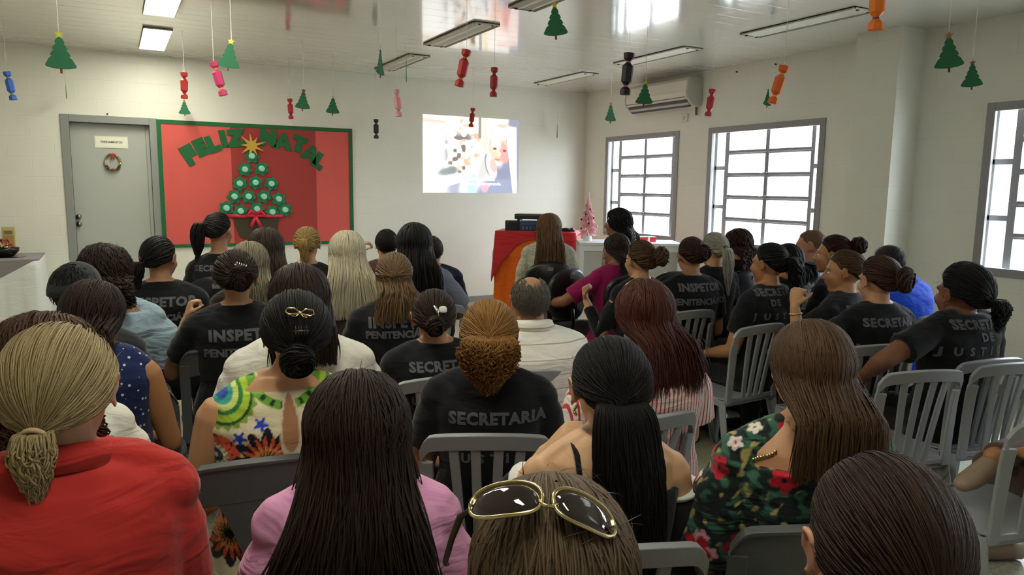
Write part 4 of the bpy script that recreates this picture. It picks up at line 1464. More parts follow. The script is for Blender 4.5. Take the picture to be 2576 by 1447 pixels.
    if face:
        me_ = mat('eye_white', '#d8d2c8', rough=0.2)
        mi_ = mat('eye_dark', '#1d1410', rough=0.15)
        for s in (-1, 1):
            q = MB()
            q.ell(HM @ Vector((s*0.031, 0.0700, -0.001)), (0.0115, 0.0095, 0.0090), None, 12, 8)
            ey = q.build('eye', me_, e, smooth=True)
            MB().ell(HM @ Vector((s*0.031, 0.0775, -0.001)), (0.0055, 0.0035, 0.0055), None, 10, 6).build('iris', mi_, ey, smooth=True)
            MB().tube([HM @ Vector((s*(0.014+0.032*t_), 0.0835-0.016*t_**2, 0.020+0.006*math.sin(t_*2.4))) for t_ in (0, .33, .66, 1)], [0.002, 0.003, 0.0026, 0.001], n=6, flat=0.6).build('eyebrow', mi_, e, smooth=True)
    if text:
        proj_text(e, so_, [(t_, s_, x_, Z(h_), sp_) for t_, s_, x_, h_, sp_ in text], mat('grey_print' if not shirt.get('tcol') else 'print_'+shirt['tcol'][1:], shirt.get('tcol', '#58595d'), rough=0.8))
    info = dict(e=e, HM=HM, Hc=Hc, hands=hands, shirt=so_, body=bo, Z=Z, cy=cy, T=T, loc=Vector(loc), rz=rz, lean=lean, skin=mskin, tor=tor, bw=bw)
    PERSONS.append(info)
    return info

def paint(o, base, motifs):
    """colour attribute of printed motifs: each motif fn(co)->(mask,color)"""
    me = o.data
    n = len(me.vertices)
    co = np.empty(n*3, np.float32)
    me.vertices.foreach_get('co', co)
    co = co.reshape(-1, 3)
    col = np.tile(np.array(lin(base)), (n, 1))
    for fn in motifs:
        for mk, c in fn(co):
            mk = np.clip(mk, 0, 1)[:, None]
            col = col*(1-mk)+np.array(lin(c))*mk
    a = me.color_attributes.new('print', 'FLOAT_COLOR', 'POINT')
    a.data.foreach_set('color', np.concatenate([col, np.ones((n, 1))], 1).astype(np.float32).ravel())

# ------------------------------------------------------------------ chairs
def chair_pos(info, back=0.0):
    """chair origin under a person; the sitter's pelvis is 6 cm behind the seat centre"""
    rz = info['rz']
    return (info['loc'].x-math.sin(rz)*(0.05-back), info['loc'].y+math.cos(rz)*(0.05-back), 0), rz
def back_map(s, t, w0=0.185, w1=0.202):
    """chair back surface: s -1..1 across, t 0..1 from the seat to the top"""
    x = s*(w0+(w1-w0)*t)
    y = -0.205-0.060*t-0.015*t*t+0.035*s*s*min(1, t*1.5)-0.01
    z = 0.42+0.43*t
    return (x, y, z)
def plastic_seat(e, m):
    mb = MB()
    def fn(a, b):
        x = (a*2-1)
        y = (b*2-1)
        dish = -0.016*(1-x*x)*(1-y*y)
        front = -0.025*max(0, y-0.6)**2/0.16
        wd = 0.205+0.012*y
        return (x*wd*(1-0.06*max(0, abs(y)-0.75)/0.25), y*0.205+0.0, 0.432+dish+front)
    mb.patch(fn, 16, 14, 0.008)
    # apron under the rim
    rim = [(-0.2, 0.195), (0.2, 0.195), (0.2, -0.2), (-0.2, -0.2)]
    for i in range(4):
        (x0, y0), (x1, y1) = rim[i], rim[(i+1) % 4]
        n = 0.008
        d = Vector((x1-x0, y1-y0, 0)).normalized()
        p = Vector((-d.y, d.x, 0))*n/2
        v = []
        for z0, z1 in ((0.395, 0.43),):
            v = [Vector((x0, y0, z0))-p, Vector((x1, y1, z0))-p, Vector((x1, y1, z0))+p, Vector((x0, y0, z0))+p, Vector((x0, y0, z1))-p, Vector((x1, y1, z1))-p, Vector((x1, y1, z1))+p, Vector((x0, y0, z1))+p]
        mb.add(v, [(0, 3, 2, 1), (4, 5, 6, 7), (0, 1, 5, 4), (1, 2, 6, 5), (2, 3, 7, 6), (3, 0, 4, 7)])
    mb.build('seat', m, e, smooth=False, bevel=0.002)
def plastic_legs(e, m):
    for s in (-1, 1):
        for fy, y0, y1 in ((1, 0.18, 0.235), (-1, -0.20, -0.285)):
            mb = MB()
            a, b = Vector((s*0.195, y0, 0.43)), Vector((s*0.225, y1, 0.0))
            rings = []
            for k in range(6):
                t = k/5
                c = a.lerp(b, t)
                wx = 0.030-0.010*t
                wy = 0.034-0.014*t
                rings.append([c+Vector((-wx*s*0.2-s*wx*0.8, -wy*fy, 0)), c+Vector((s*wx*0.35, -wy*fy, 0)), c+Vector((s*wx*0.35, fy*wy*0.4, 0)), c+Vector((s*wx*0.35-s*0.008, fy*wy*0.4, 0)), c+Vector((s*wx*0.35-s*0.010, -wy*fy+fy*0.012, 0)), c+Vector((-wx*s, -wy*fy+fy*0.012, 0))])
            mb.loft(rings)
            mb.build('leg', m, e, bevel=0.0015)
def topc(s):
    return 1.0-0.05*abs(s)**2.2-0.10*max(0, (abs(s)-0.80)/0.20)**2.2
def slat_back(e, m):
    mb = MB()
    th = 0.016
    mb.patch(lambda a, b: back_map(a*2-1, (topc(a*2-1)-0.115)+0.115*b), 28, 4, 0.020)
    for s in (-1, 1):
        mb.patch(lambda a, b: back_map(s*(0.80+0.20*a), -0.02+0.90*b*topc(1) if b < 1 else 0.9*topc(1), 0.200, 0.202), 4, 12, th)
    for k, sx_ in enumerate((-0.50, -0.17, 0.17, 0.50)):
        w_ = 0.072
        mb.patch(lambda a, b: back_map(sx_*(0.75+0.25*b)+(a-0.5)*2*w_, 0.02+0.90*b), 3, 10, 0.012)
    mb.patch(lambda a, b: back_map(a*2-1, 0.0+0.05*b), 16, 2, 0.012)
    mb.build('backrest', m, e, smooth=False, bevel=0.003)
def panel_back(e, m):
    mb = MB()
    mb.patch(lambda a, b: back_map(a*2-1, (topc(a*2-1)-0.27)+0.27*b), 32, 6, 0.014)
    mb.patch(lambda a, b: back_map(a*2-1, (topc(a*2-1)-0.022)+0.024*b), 32, 1, 0.026)
    for s in (-1, 1):
        mb.patch(lambda a, b: back_map(s*(0.80+0.20*a), -0.02+0.84*b, 0.200, 0.202), 4, 12, 0.018)
    def pw(t):
        q = min(1, max(0, (0.80-t)/0.5))
        return 0.62-0.26*(q*q*(3-2*q))+0.10*max(0, (t-0.68)/0.12)
    mb.patch(lambda a, b: back_map((a*2-1)*pw(0.78*b), 0.0+0.78*b), 12, 18, 0.012)
    mb.build('backrest', m, e, smooth=False, bevel=0.002)
M_PL = mat('pale_grey_plastic', '#8d9094', rough=0.38, bump=0.05, bscale=120)
M_PD = mat('dark_grey_plastic', '#55585a', rough=0.42, bump=0.05, bscale=120)
PROTO = {}
def plastic_chair(kind, loc, rz, label):
    grp = 'pale slatted plastic chairs' if kind == 'slat' else 'dark plastic chairs with a broad back panel'
    if kind not in PROTO:
        e = empty('plastic_chair', loc, rz, label, 'chair', grp)
        m = M_PL if kind == 'slat' else M_PD
        plastic_seat(e, m)
        (slat_back if kind == 'slat' else panel_back)(e, m)
        plastic_legs(e, m)
        PROTO[kind] = e
        return e
    c = copy_tree(PROTO[kind])
    c.location = loc
    c.rotation_euler = (0, 0, rz)
    c['label'] = label
    return c
M_OFF = mat('black_upholstery', '#101116', rough=0.9, bump=0.2, bscale=200)
M_OFS = mat('black_shell', '#17181b', rough=0.35)
def office_chair(loc, rz, label):
    if 'office' in PROTO:
        c = copy_tree(PROTO['office'])
        c.location = loc
        c.rotation_euler = (0, 0, rz)
        c['label'] = label
        return c
    e = empty('office_chair', loc, rz, label, 'office chair', 'black office chairs with oval backs')
    PROTO['office'] = e
    def ov(rx, rz_, yoff, n=28):
        return [Vector((rx*math.copysign(abs(math.cos(a))**0.8, math.cos(a)), yoff+0.03*(math.cos(a))**2, 0.785+rz_*math.copysign(abs(math.sin(a))**0.8, math.sin(a)))) for a in np.linspace(0, 2*PI, n, endpoint=False)]
    MB().loft([ov(0.15, 0.14, -0.215), ov(0.19, 0.18, -0.222), ov(0.20, 0.19, -0.24), ov(0.195, 0.185, -0.25)]).build('backrest', M_OFF, e, smooth=True)
    MB().loft([ov(0.203, 0.193, -0.246), ov(0.205, 0.195, -0.256), ov(0.18, 0.17, -0.272), ov(0.05, 0.05, -0.275)]).build('back_shell', M_OFS, e, smooth=True)
    MB().box((-0.022, -0.2785, 0.905), (0.022, -0.272, 0.935)).build('label_plate', mat('grey_label', '#6d7076', rough=0.6), e)
    MB().tube([(0, -0.27, 0.74), (0, -0.29, 0.58), (0, -0.26, 0.44), (0, -0.1, 0.40)], [0.022]*4, n=10, flat=0.4, up=(0, 1, 0)).build('back_bar', M_OFS, e, smooth=True)
    MB().box((-0.05, -0.285, 0.68), (0.05, -0.262, 0.74), None, 0.006).build('bracket', M_OFS, e)
    MB().loft([ering(Vector((0, 0, z)), rx, ry, 28) for z, rx, ry in ((0.405, .17, .16), (.415, .215, .205), (.445, .225, .215), (.47, .205, .195), (.475, .1, .1))]).build('seat', M_OFF, e, smooth=True)
    MB().tube([(0, 0, 0.41), (0, 0, 0.10)], [0.025, 0.03], n=14).build('post', M_OFS, e, smooth=True)
    for k in range(5):
        a = 2*PI*k/5
        l_ = MB().tube([(0.02*math.cos(a), 0.02*math.sin(a), 0.11), (0.26*math.cos(a), 0.26*math.sin(a), 0.07)], [0.024, 0.014], n=10).build('base_arm', M_OFS, e, smooth=True)
        MB().ell((0.265*math.cos(a), 0.265*math.sin(a), 0.027), (0.026, 0.026, 0.026), None, 12, 8).build('caster', M_OFS, l_, smooth=True)
    return e

# ------------------------------------------------------------------ the audience
H_BLACK = ('hair_black', '#060506', '#1b1817')
H_DBR = ('hair_dark_brown', '#100a08', '#38251c')
H_BR = ('hair_brown', '#2a1c12', '#664a33')
H_LBR = ('hair_light_brown', '#3e2c1c', '#8a6c4c')
H_BLO = ('hair_dark_blonde', '#6b5836', '#c4ae82')
H_PLA = ('hair_platinum', '#8f7f5e', '#e6dcc2')
H_AUB = ('hair_auburn', '#240e09', '#5f2c1d')
H_RED = ('hair_red_brown', '#160a09', '#3c1b17')
H_GRE = ('hair_grey_blonde', '#6a665a', '#bdb9a8')
H_ASH = ('hair_ash', '#4e4a38', '#a39a80')
H_GOL = ('hair_golden', '#432b11', '#b58040')
H_GRY = ('hair_grey', '#2c2823', '#6f675c')
BLK = ('black_tee', '#101116')
def blk(**k):
    d = dict(mat=BLK, sleeve=0.62)
    d.update(k)
    return d

def at_top(q, rz, kind, label):
    """place a chair so that the middle of its top rail stands at q"""
    y = -0.28 if kind != 'office' else -0.25
    if kind == 'office':
        return office_chair((q[0]+math.sin(rz)*y, q[1]-math.cos(rz)*y, 0), rz, label)
    return plastic_chair(kind, (q[0]+math.sin(rz)*y, q[1]-math.cos(rz)*y, 0), rz, label)
# 1 red polo, dark blonde low ponytail
P = person('woman in a red polo shirt with a low dark blonde ponytail, nearest at left', (-0.0965, 1.4737, 1.3086), 2,
    dict(style='pony', mat=H_BLO, puff=0.012, fine=3, tie=(-0.60, PI+0.05), tieout=0.014, nt=110, end=-0.15, tw=0.036, outb=0.016, wave=0.006, q=1.5, hump=0.006, fly=60, w=0.0038, line=0.02),
    dict(mat=('red_pique', '#b02c28'), mk=dict(fold=0.45), sleeve=0.85, loose=0.010, sloose=0.016, collar=1), skin='#c79a7c', head=(14, 4, 0), bw=1.06, shrug=0.035, vox=0.0055, svox=0.007, seed=11, lean=0.05, fold=0.0035, face=False,
    arms=dict(R=((0.04, 0.12, -1), (-0.35, 0.9, -0.1), 0.5), L=((-0.04, 0.12, -1), (0.35, 0.9, -0.1), 0.5)))
plastic_chair('panel', *chair_pos(P, 0.04), 'dark plastic chair under the woman in the red polo shirt')
# 2 long dark hair, pink
P = person('woman in a pink top with very long dark brown hair, front row', (0.4006, 1.3583, 1.2028), 16,
    dict(style='long', mat=H_DBR, puff=0.022, fine=3.2, end=-0.50, spread=2.0, n=620, q=1.0, wave=0.009, wf=1.5, w=0.0042, fly=120, amin=R(75), sides=1, ragged=1.5, shift=-0.02),
    dict(mat=('pink_knit', '#d795c0'), mk=dict(fold=0.5), sleeve=0.95, loose=0.01, sloose=0.02), skin='#c79a7c', head=(4, 3, 0), bw=1.0, vox=0.007, seed=12, svox=0.007)
plastic_chair('slat', *chair_pos(P), 'pale plastic chair under the long-haired woman in pink')
# 3 sunglasses on head
P3 = person('woman with light brown hair and sunglasses pushed up on her head, bottom centre', (0.4095, 0.6476, 1.2481), 24,
    dict(style='long', mat=('hair_mouse', '#2e2218', '#7d6750'), puff=0.016, fine=3.2, end=-0.36, spread=1.2, n=620, wave=0.004, w=0.0036, fly=50, amin=R(66), part=0.0),
    dict(mat=('plain_dark_tee', '#22242c'), sleeve=0.6), skin='#c79a7c', head=(0, -4, 0), vox=0.007, seed=13)
# 4 bottom right brown ponytail
P4 = person('woman with smooth dark brown hair tied low, at the bottom right, left ear showing', (0.7863, 0.5105, 1.2458), 25,
    dict(style='pony', mat=('hair_warm_brown', '#150d0a', '#40291f'), puff=0.010, fine=3.2, tie=(-0.42, PI-0.1), nt=120, end=-0.36, tw=0.022, outb=0.02, q=1.6, w=0.0036, wave=0.003, fly=30),
    dict(mat=('plain_dark_tee', '#22242c'), sleeve=0.6), skin='#c08d74', head=(2, 2, 0), vox=0.0055, seed=14, face=True)
# 5 floral off-shoulder
P5 = person('woman in a dark floral off-shoulder dress with long straight brown hair, right of centre', (1.3861, 1.1072, 1.2717), 26,
    dict(style='long', mat=H_BR, puff=0.014, fine=3, end=-0.185, spread=1.0, n=560, wave=0.002, w=0.0042, fly=30, amin=R(80), vcut=-0.3, ragged=0.5),
    dict(mat=('floral_print', '#1d2b2a'), mk=dict(kind='paint', fold=0.6), sleeve=0.9, neck=0.505, neckr=0.165, loose=0.008, sloose=0.028), skin='#c08d68', head=(-4, 0, 0), bw=1.08, vox=0.006, svox=0.0042, seed=15)
at_top((1.3113, 0.9727, 0.8500), -R(24), 'panel', 'dark plastic chair under the woman in the floral dress')
# 6 black ponytail, bare shoulders
P6 = person('woman with a long black ponytail and a black cut-out shoulder top, centre right foreground', (0.9908, 1.3370, 1.2144), 24,
    dict(style='pony', mat=H_BLACK, puff=0.015, fine=3, tie=(-0.22, PI+0.1), tieout=0.012, nt=330, end=-0.62, tw=0.090, outb=0.03, tx=0.06, q=1.5, w=0.0038, wave=0.006, wf=1.5, fly=30),
    dict(mat=('black_top', '#131418'), sleeve=0, neck=0.47, neckr=0.15), skin='#c9a07c', head=(-6, 4, 0), bw=1.0, vox=0.0055, svox=0.006, seed=16,
    arms=dict(L=((-0.30, 0.45, -0.62), (0.55, 0.02, 0.85), 1.0, (0.6, -0.2, 0.3), (0.5, -0.3, 0.75))))
at_top((0.8606, 1.1091, 0.8500), -R(22), 'slat', 'pale plastic chair under the woman with the long black ponytail')
# 7 print blouse
P7 = person('woman in a colourful medallion-print blouse with a black bun and gold bow clip', (0.4393, 2.0812, 1.2539), 6,
    dict(style='bun', mat=H_BLACK, puff=0.014, fine=2.2, tie=(-0.50, PI+0.12), br=(0.045, 0.035, 0.050), boff=(0, -0.005, -0.012), q=1.3, hump=0.008, fly=30),
    dict(mat=('medallion_print', '#e6dfc4'), mk=dict(kind='paint', fold=0.3), sleeve=0, neck=0.575, loose=0.004), skin='#bd8f6a', head=(0, 6, 0), bw=1.18, vox=0.006, svox=0.0042, seed=17, hx=0.04, lean=-0.01)
at_top((0.3201, 1.9109, 0.8500), -R(8), 'panel', 'dark plastic chair under the woman in the medallion-print blouse')
# 8 curly ginger ponytail, SECRETARIA
P8 = person('woman in a black SECRETARIA shirt with a bushy curly golden-brown ponytail', (1.0277, 2.0278, 1.2011), 25,
    dict(style='pony', mat=H_GOL, puff=0.013, fine=1.8, tie=(-0.05, PI), nt=420, end=-0.135, tw=0.105, outb=0.045, curl=0.012, cf=11, q=1.2, taper=0.12, w=0.0036, fly=20),
    blk(), skin='#a97652', head=(2, 6, 0), bw=1.08, vox=0.006, seed=18, text=[('SECRETARIA', 0.050, 0.025, 0.455, 1.1), ('DE', 0.040, 0.02, 0.385, 1.3), ('JUSTIÇA', 0.042, 0.02, 0.315, 2.0)])
at_top((0.9216, 1.8268, 0.8500), -R(27), 'slat', 'pale slatted plastic chair whose back cuts across the SECRETARIA shirt, centre')
# 9 auburn, striped
P9 = person('woman in a red and white striped blouse with long auburn hair', (1.5908, 1.9586, 1.2533), 4,
    dict(style='long', mat=H_AUB, puff=0.022, fine=2.2, end=-0.25, spread=1.15, n=520, wave=0.005, fly=60, amin=R(78), shift=0.03),
    dict(mat=('striped_blouse', '#e6dcd8'), mk=dict(kind='vstripe', col2='#c23f44', scale=62, fold=0.4), sleeve=0.7, loose=0.03, sloose=0.04), skin='#b98a66', head=(12, 2, 0), bw=1.18, vox=0.008, svox=0.008, seed=19)
at_top((1.4799, 1.7379, 0.8500), -R(-3), 'slat', 'pale slatted plastic chair under the woman in the striped blouse')
# 10 balding man
P10 = person('balding man with grey side hair in a white shirt with faint lines', (1.4940, 2.5782, 1.2006), 15,
    dict(style='fringe', mat=H_GRY, puff=0.007, q=1.2, w=0.003),
    dict(mat=('white_lined_shirt', '#e6e3da'), mk=dict(kind='hstripe', col2='#a99d90', scale=17, fold=0.5), sleeve=0.8, loose=0.03, sloose=0.03, collar=1), skin='#a97d5e', male=True, bw=1.12, head=(4, 3, 0), vox=0.007, seed=20)
at_top((1.3755, 2.4207, 0.8500), -R(10), 'slat', 'pale slatted plastic chair under the balding man in the white shirt')
# 11 white tee
P11 = person('woman in a white T-shirt with long reddish-brown hair, behind the medallion-print blouse', (0.5331, 2.4514, 1.3009), 8,
    dict(style='long', mat=H_DBR, puff=0.022, end=-0.19, fine=1.4, ragged=0.3, spread=0.92, n=420, wave=0.005, fly=40, amin=R(78)),
    dict(mat=('white_tee', '#d8d5cd'), mk=dict(fold=0.4), sleeve=0.55, loose=0.012, sloose=0.02), skin='#a5714f', bw=1.22, seed=21, head=(4, 0, 0))
# 12 INSPETOR claw clip
P12 = person('woman in a black INSPETOR shirt, dark hair up in a silver claw clip', (0.4657, 3.4016, 1.2586), 5,
    dict(style='bun', mat=H_DBR, puff=0.015, fine=1.3, tie=(-0.12, PI-0.3), br=(0.045, 0.028, 0.055), q=1.0, bmess=0.005, hump=0.006, mess=0.002, fly=40),
    blk(), skin='#b98a66', bw=1.16, seed=22, head=(10, 6, 0), text=[('INSPETOR', 0.064, 0.03, 0.475, 1.1), ('PENITENCIÁRIO', 0.046, 0.02, 0.40, 1.0)], vox=0.007,
    arms=dict(L=((-0.38, 0.50, -0.78), (0.30, 0.15, 1.0), 1.1, (1, 0.2, 0), (0.25, 0.2, 0.9))))
at_top((0.4168, 3.3488, 0.8500), -R(5), 'panel', 'dark plastic chair under the INSPETOR woman with the claw clip')
# 13 SECRETAR.. white clip bun
P13 = person('woman in a black shirt with a dark bun and a silver and white clip', (1.0889, 2.6310, 1.1541), 8,
    dict(style='bun', mat=H_DBR, puff=0.010, fine=1.3, tie=(-0.25, PI+0.05), br=(0.036, 0.030, 0.040), q=1.0, hump=0.004),
    blk(), skin='#b98460', bw=1.06, seed=23, head=(10, 4, 0), text=[('SECRETARIA', 0.050, 0.03, 0.505, 1.1), ('DE', 0.042, 0.02, 0.43, 1.3), ('JUSTIÇA', 0.044, 0.0, 0.355, 2.0)], vox=0.007)
at_top((1.0711, 2.4804, 0.8500), -R(4), 'slat', 'pale slatted plastic chair under the woman with the silver and white hair clip')
# 14 INSPETOR PENITENCIARIO headband
P14 = person('woman in a black shirt with half-tied light brown hair and a gold headband', (1.1481, 3.2568, 1.2437), 10,
    dict(style='half', mat=H_LBR, fine=1.5, puff=0.010, tie=(0.0, PI), end=-0.19, spread=1.25, n=260, wave=0.004, q=1.0),
    blk(), skin='#b98a66', bw=1.12, seed=24, head=(12, 2, 0), text=[('INSPETOR', 0.064, 0.02, 0.51, 1.1), ('PENITENCIÁRIO', 0.044, 0.01, 0.455, 1.0)])
at_top((1.0857, 3.2122, 0.8500), -R(12), 'panel', 'dark plastic chair under the woman with the gold headband')
# 15 long black hair big
P15 = person('woman with very long black hair in a grey top, left hand raised with a bracelet', (1.6104, 4.2036, 1.3370), 12,
    dict(style='long', mat=H_BLACK, puff=0.030, end=-0.37, spread=1.3, n=460, wave=0.004),
    dict(mat=('grey_tee', '#6d7280'), sleeve=0.75), skin='#b48a70', bw=1.2, seed=25, vox=0.008,
    arms=dict(L=((-0.75, 0.45, -0.25), (0.30, -0.05, 1.0), 0.8, (1, 0, 0), (0.5, 0.0, 0.9)), R=((0.55, 0.2, -0.75), (0.25, 0.55, -0.75), 0.5, (-1, 0, 0), (0.0, 0.3, -1))))
at_top((1.6832, 4.0488, 0.8500), -R(11), 'slat', 'pale slatted plastic chair under the woman with very long black hair')
# 16, 17 either side in front of her
person('child with short black hair left of the long-haired woman in grey', (1.7381, 5.0968, 1.2433), 10, dict(style='short', mat=H_BLACK, puff=0.008, hl=0.02), dict(mat=('maroon_tee', '#4d2a2e'), sleeve=0.6), skin='#a5714f', seed=26, male=True)
person('person with short dark brown hair right of the long-haired woman in grey', (2.0242, 4.9336, 1.1988), 20, dict(style='short', mat=H_DBR, puff=0.010, hl=0.03), dict(mat=('navy_tee', '#1c2038'), sleeve=0.6), skin='#a5714f', seed=27, male=True, head=(10, 0, 0))
# 18 platinum
person('woman with very long straight platinum blonde hair beside the notice board', (1.0784, 3.8019, 1.3232), 10,
    dict(style='long', mat=H_PLA, fine=1.5, puff=0.020, end=-0.33, spread=1.45, n=520, wave=0.002, amin=R(74), fly=20), dict(mat=('grey_brown_top', '#4a4540'), sleeve=0.6), skin='#c79a7c', seed=28)
at_top((0.9738, 4.0329, 0.8500), -R(10), 'slat', 'pale slatted plastic chair under the platinum blonde woman')
# 19 blonde ponytail
person('woman in a black shirt with a blonde ponytail in front of the notice board', (1.1044, 4.8163, 1.2825), 12,
    dict(style='pony', mat=('hair_straw', '#5c4420', '#b8965a'), puff=0.009, tie=(0.25, PI), nt=110, end=-0.13, tw=0.032, outb=0.03), blk(), skin='#b98a66', seed=29, head=(8, 0, 0))
# 20 long dark brown
person('woman with long dark brown hair below the paper pot of the notice board', (0.7769, 4.4241, 1.3087), 10,
    dict(style='long', mat=('hair_brown_cool', '#1e1712', '#47392e'), fine=1.5, puff=0.024, end=-0.25, spread=1.2, n=420, wave=0.005, fly=30), dict(mat=('brown_top', '#2a211d'), sleeve=0.6), skin='#b98a66', seed=30)
# 21 ash blonde
person('woman with long straight ash-blonde hair behind the claw-clip woman', (0.6065, 3.9358, 1.2685), 10,
    dict(style='long', mat=H_ASH, fine=1.5, puff=0.022, end=-0.25, spread=1.15, n=380, wave=0.002), dict(mat=('brown_top', '#2a211d'), sleeve=0.6), skin='#b98a66', seed=31)
# 22 pony SECRETARIA far
P22 = person('woman in black with a high black ponytail before the notice board left end', (0.5968, 5.0491, 1.3669), 16,
    dict(style='pony', mat=H_BLACK, puff=0.011, tie=(0.35, PI+0.5), nt=160, end=-0.18, tw=0.055, outb=0.03, tx=-0.01), blk(sleeve=0.8), skin='#b08060', seed=32, head=(22, 0, 0), bw=1.05,
    text=[('SECRETARIA', 0.050, 0.01, 0.52, 1.1), ('DE', 0.042, 0.01, 0.44, 1.3)], face=True)
office_chair(*chair_pos(P22), 'black office chair with oval back under the high-ponytail woman, left side')
# 23 low pony INSPETOR
P23 = person('woman in black with a low black ponytail before the grey door', (0.2079, 4.2692, 1.2735), 12,
    dict(style='pony', mat=H_BLACK, puff=0.010, tie=(-0.35, PI+0.45), nt=130, end=-0.15, tw=0.040, outb=0.02), blk(), skin='#b08060', seed=33, head=(24, 4, 0), bw=1.15,
    text=[('INSPETOR', 0.064, 0.02, 0.50, 1.1), ('PENITENCIÁRIO', 0.046, 0.02, 0.42, 1.0)], face=True)
at_top((0.2301, 4.8813, 0.8500), -R(12), 'panel', 'dark plastic chair under the low-ponytail woman in front of the door')
# 24 curly dark
P24 = person('woman in a pale blue off-shoulder top with dark curly shoulder-length hair', (-0.0397, 3.6599, 1.2930), 10,
    dict(style='curly', mat=H_DBR, fine=1.5, puff=0.028, end=-0.14, spread=1.2, n=460, curl=0.008, cf=9, wave=0.006, fly=60, ragged=0.6), dict(mat=('pale_blue_cotton', '#8fa6b4'), mk=dict(fold=0.8), sleeve=0.8, neck=0.535, neckr=0.13, loose=0.015, sloose=0.045), skin='#8a5f44', seed=34, head=(10, 4, 0), bw=1.15)
plastic_chair('panel', *chair_pos(P24), 'dark plastic chair under the woman in the pale blue top')
# 25 cap
P25 = person('person in a dark grey cap beyond the woman in the dotted navy top', (-0.1357, 3.1317, 1.2576), 10,
    dict(style='crop', mat=H_BLACK, puff=0.006), dict(mat=('charcoal_tee', '#26282a'), sleeve=0.6), skin='#7d5a44', male=True, seed=35, head=(14, 8, 0))
cp = MB()
rings_ = []
for k in range(9):
    e_ = R(-8)+k/8*R(96)
    rings_.append([P25['HM'] @ Vector((0.086*math.cos(e_)*math.cos(a), CEN[1]+0.106*math.cos(e_)*math.sin(a), CEN[2]+0.100*math.sin(e_)-0.035*math.cos(e_)*math.sin(a)*-0.6)) for a in np.linspace(0, 2*PI, 28, endpoint=False)])
cp.loft(rings_)
cp.build('cap', mat_fabric('cap_grey', '#23292a'), P25['e'], smooth=True)
# 26 navy dots
P26 = person('woman in a navy sleeveless top with white dots and dark brown hair, left side', (-0.0713, 2.7714, 1.2376), 14,
    dict(style='bob', mat=H_DBR, fine=1.5, puff=0.018, end=-0.13, spread=0.85, n=420, wave=0.003, fly=40), dict(mat=('navy_dotted', '#15234f'), mk=dict(kind='dots', col2='#c9cfdf', scale=42, fold=0.3), sleeve=0, loose=0.004), skin='#a5744f', seed=36, head=(16, 8, 0), bw=1.0, vox=0.007)
at_top((-0.0346, 2.7795, 0.8500), -R(8), 'panel', 'dark plastic chair under the woman in the dotted navy top')
# 27 curly brown behind P1
P27 = person('woman in a white top with curly brown hair, hidden behind the red polo shirt woman', (-0.1732, 2.1812, 1.2264), 8,
    dict(style='curly', mat=('hair_curly_brown', '#20120b', '#54341f'), fine=1.5, puff=0.052, end=-0.20, spread=1.15, n=520, curl=0.008, cf=11, wave=0.005, fly=80, ragged=0.5), dict(mat=('white_blouse', '#d9d8cc'), mk=dict(fold=0.4), sleeve=0.6, loose=0.02, sloose=0.03), skin='#b98a66', seed=37, bw=0.98, head=(8, 6, 0))
# 28 lace cardigan
P28 = person('woman in a cream lace top with long hair before the red cloth table', (3.0980, 5.0619, 1.3542), 26,
    dict(style='long', mat=('hair_bronze', '#2e1c10', '#7d5a3a'), puff=0.026, end=-0.36, spread=1.12, n=460, wave=0.002), dict(mat=('cream_lace', '#b9b7a4'), mk=dict(kind='lace', col2='#8f8e7e', scale=70, fold=0.4), sleeve=1.7, neckr=0.08), skin='#c79a7c', seed=38, bw=1.12, seat=0.52, svox=0.008)
office_chair(*chair_pos(P28), 'black office chair under the woman in the cream lace top')
# 29 wall curly, floral
P29 = person('woman with black curly hair in a pale floral blouse sitting sideways by the first window', (3.8891, 5.2106, 1.3891), -38,
    dict(style='curly', mat=H_BLACK, puff=0.038, end=-0.30, spread=1.35, n=420, curl=0.006, cf=7, wave=0.005), dict(mat=('floral_pink', '#a08a86'), mk=dict(kind='blotch', col2='#5c3238', scale=22, fold=0.4), sleeve=1.5), skin='#8a5c44', seed=39, bw=1.05, seat=0.56, face=True)
# 30 magenta
P30 = person('woman in a magenta top with wet-look dark curly hair, head turned left', (3.1451, 4.2135, 1.2417), 0,
    dict(style='curly', mat=H_DBR, puff=0.010, end=-0.16, spread=0.8, n=260, curl=0.004, cf=7, wave=0.003), dict(mat=('magenta_knit', '#8e1150'), mk=dict(fold=0.4), sleeve=0.8), skin='#8a5c44', seed=40, bw=1.15, head=(-10, 6, 0), lean=-0.03,
    arms=dict(L=((-0.75, 0.3, -0.55), (-0.1, 0.9, -0.2), 0.4)))
office_chair(*chair_pos(P30), 'black office chair under the woman in the magenta top')
# 31 curly updo
P31 = person('woman in black with a messy curly brown updo, left fist raised', (2.7847, 3.4904, 1.2427), 2,
    dict(style='bun', mat=H_BR, puff=0.014, tie=(0.15, PI-0.35), br=(0.050, 0.040, 0.055), bmess=0.006, curl=0.004, fly=90, mess=0.003), blk(sleeve=1.8), skin='#b98a66', seed=41, head=(-6, 0, 0), face=True,
    arms=dict(L=((-0.22, 0.35, -0.9), (-0.10, 0.55, 0.80), 1.2, (0.5, -0.6, 0), (-0.1, 0.2, 1))))
plastic_chair('slat', *chair_pos(P31), 'pale plastic chair under the woman with the messy curly updo')
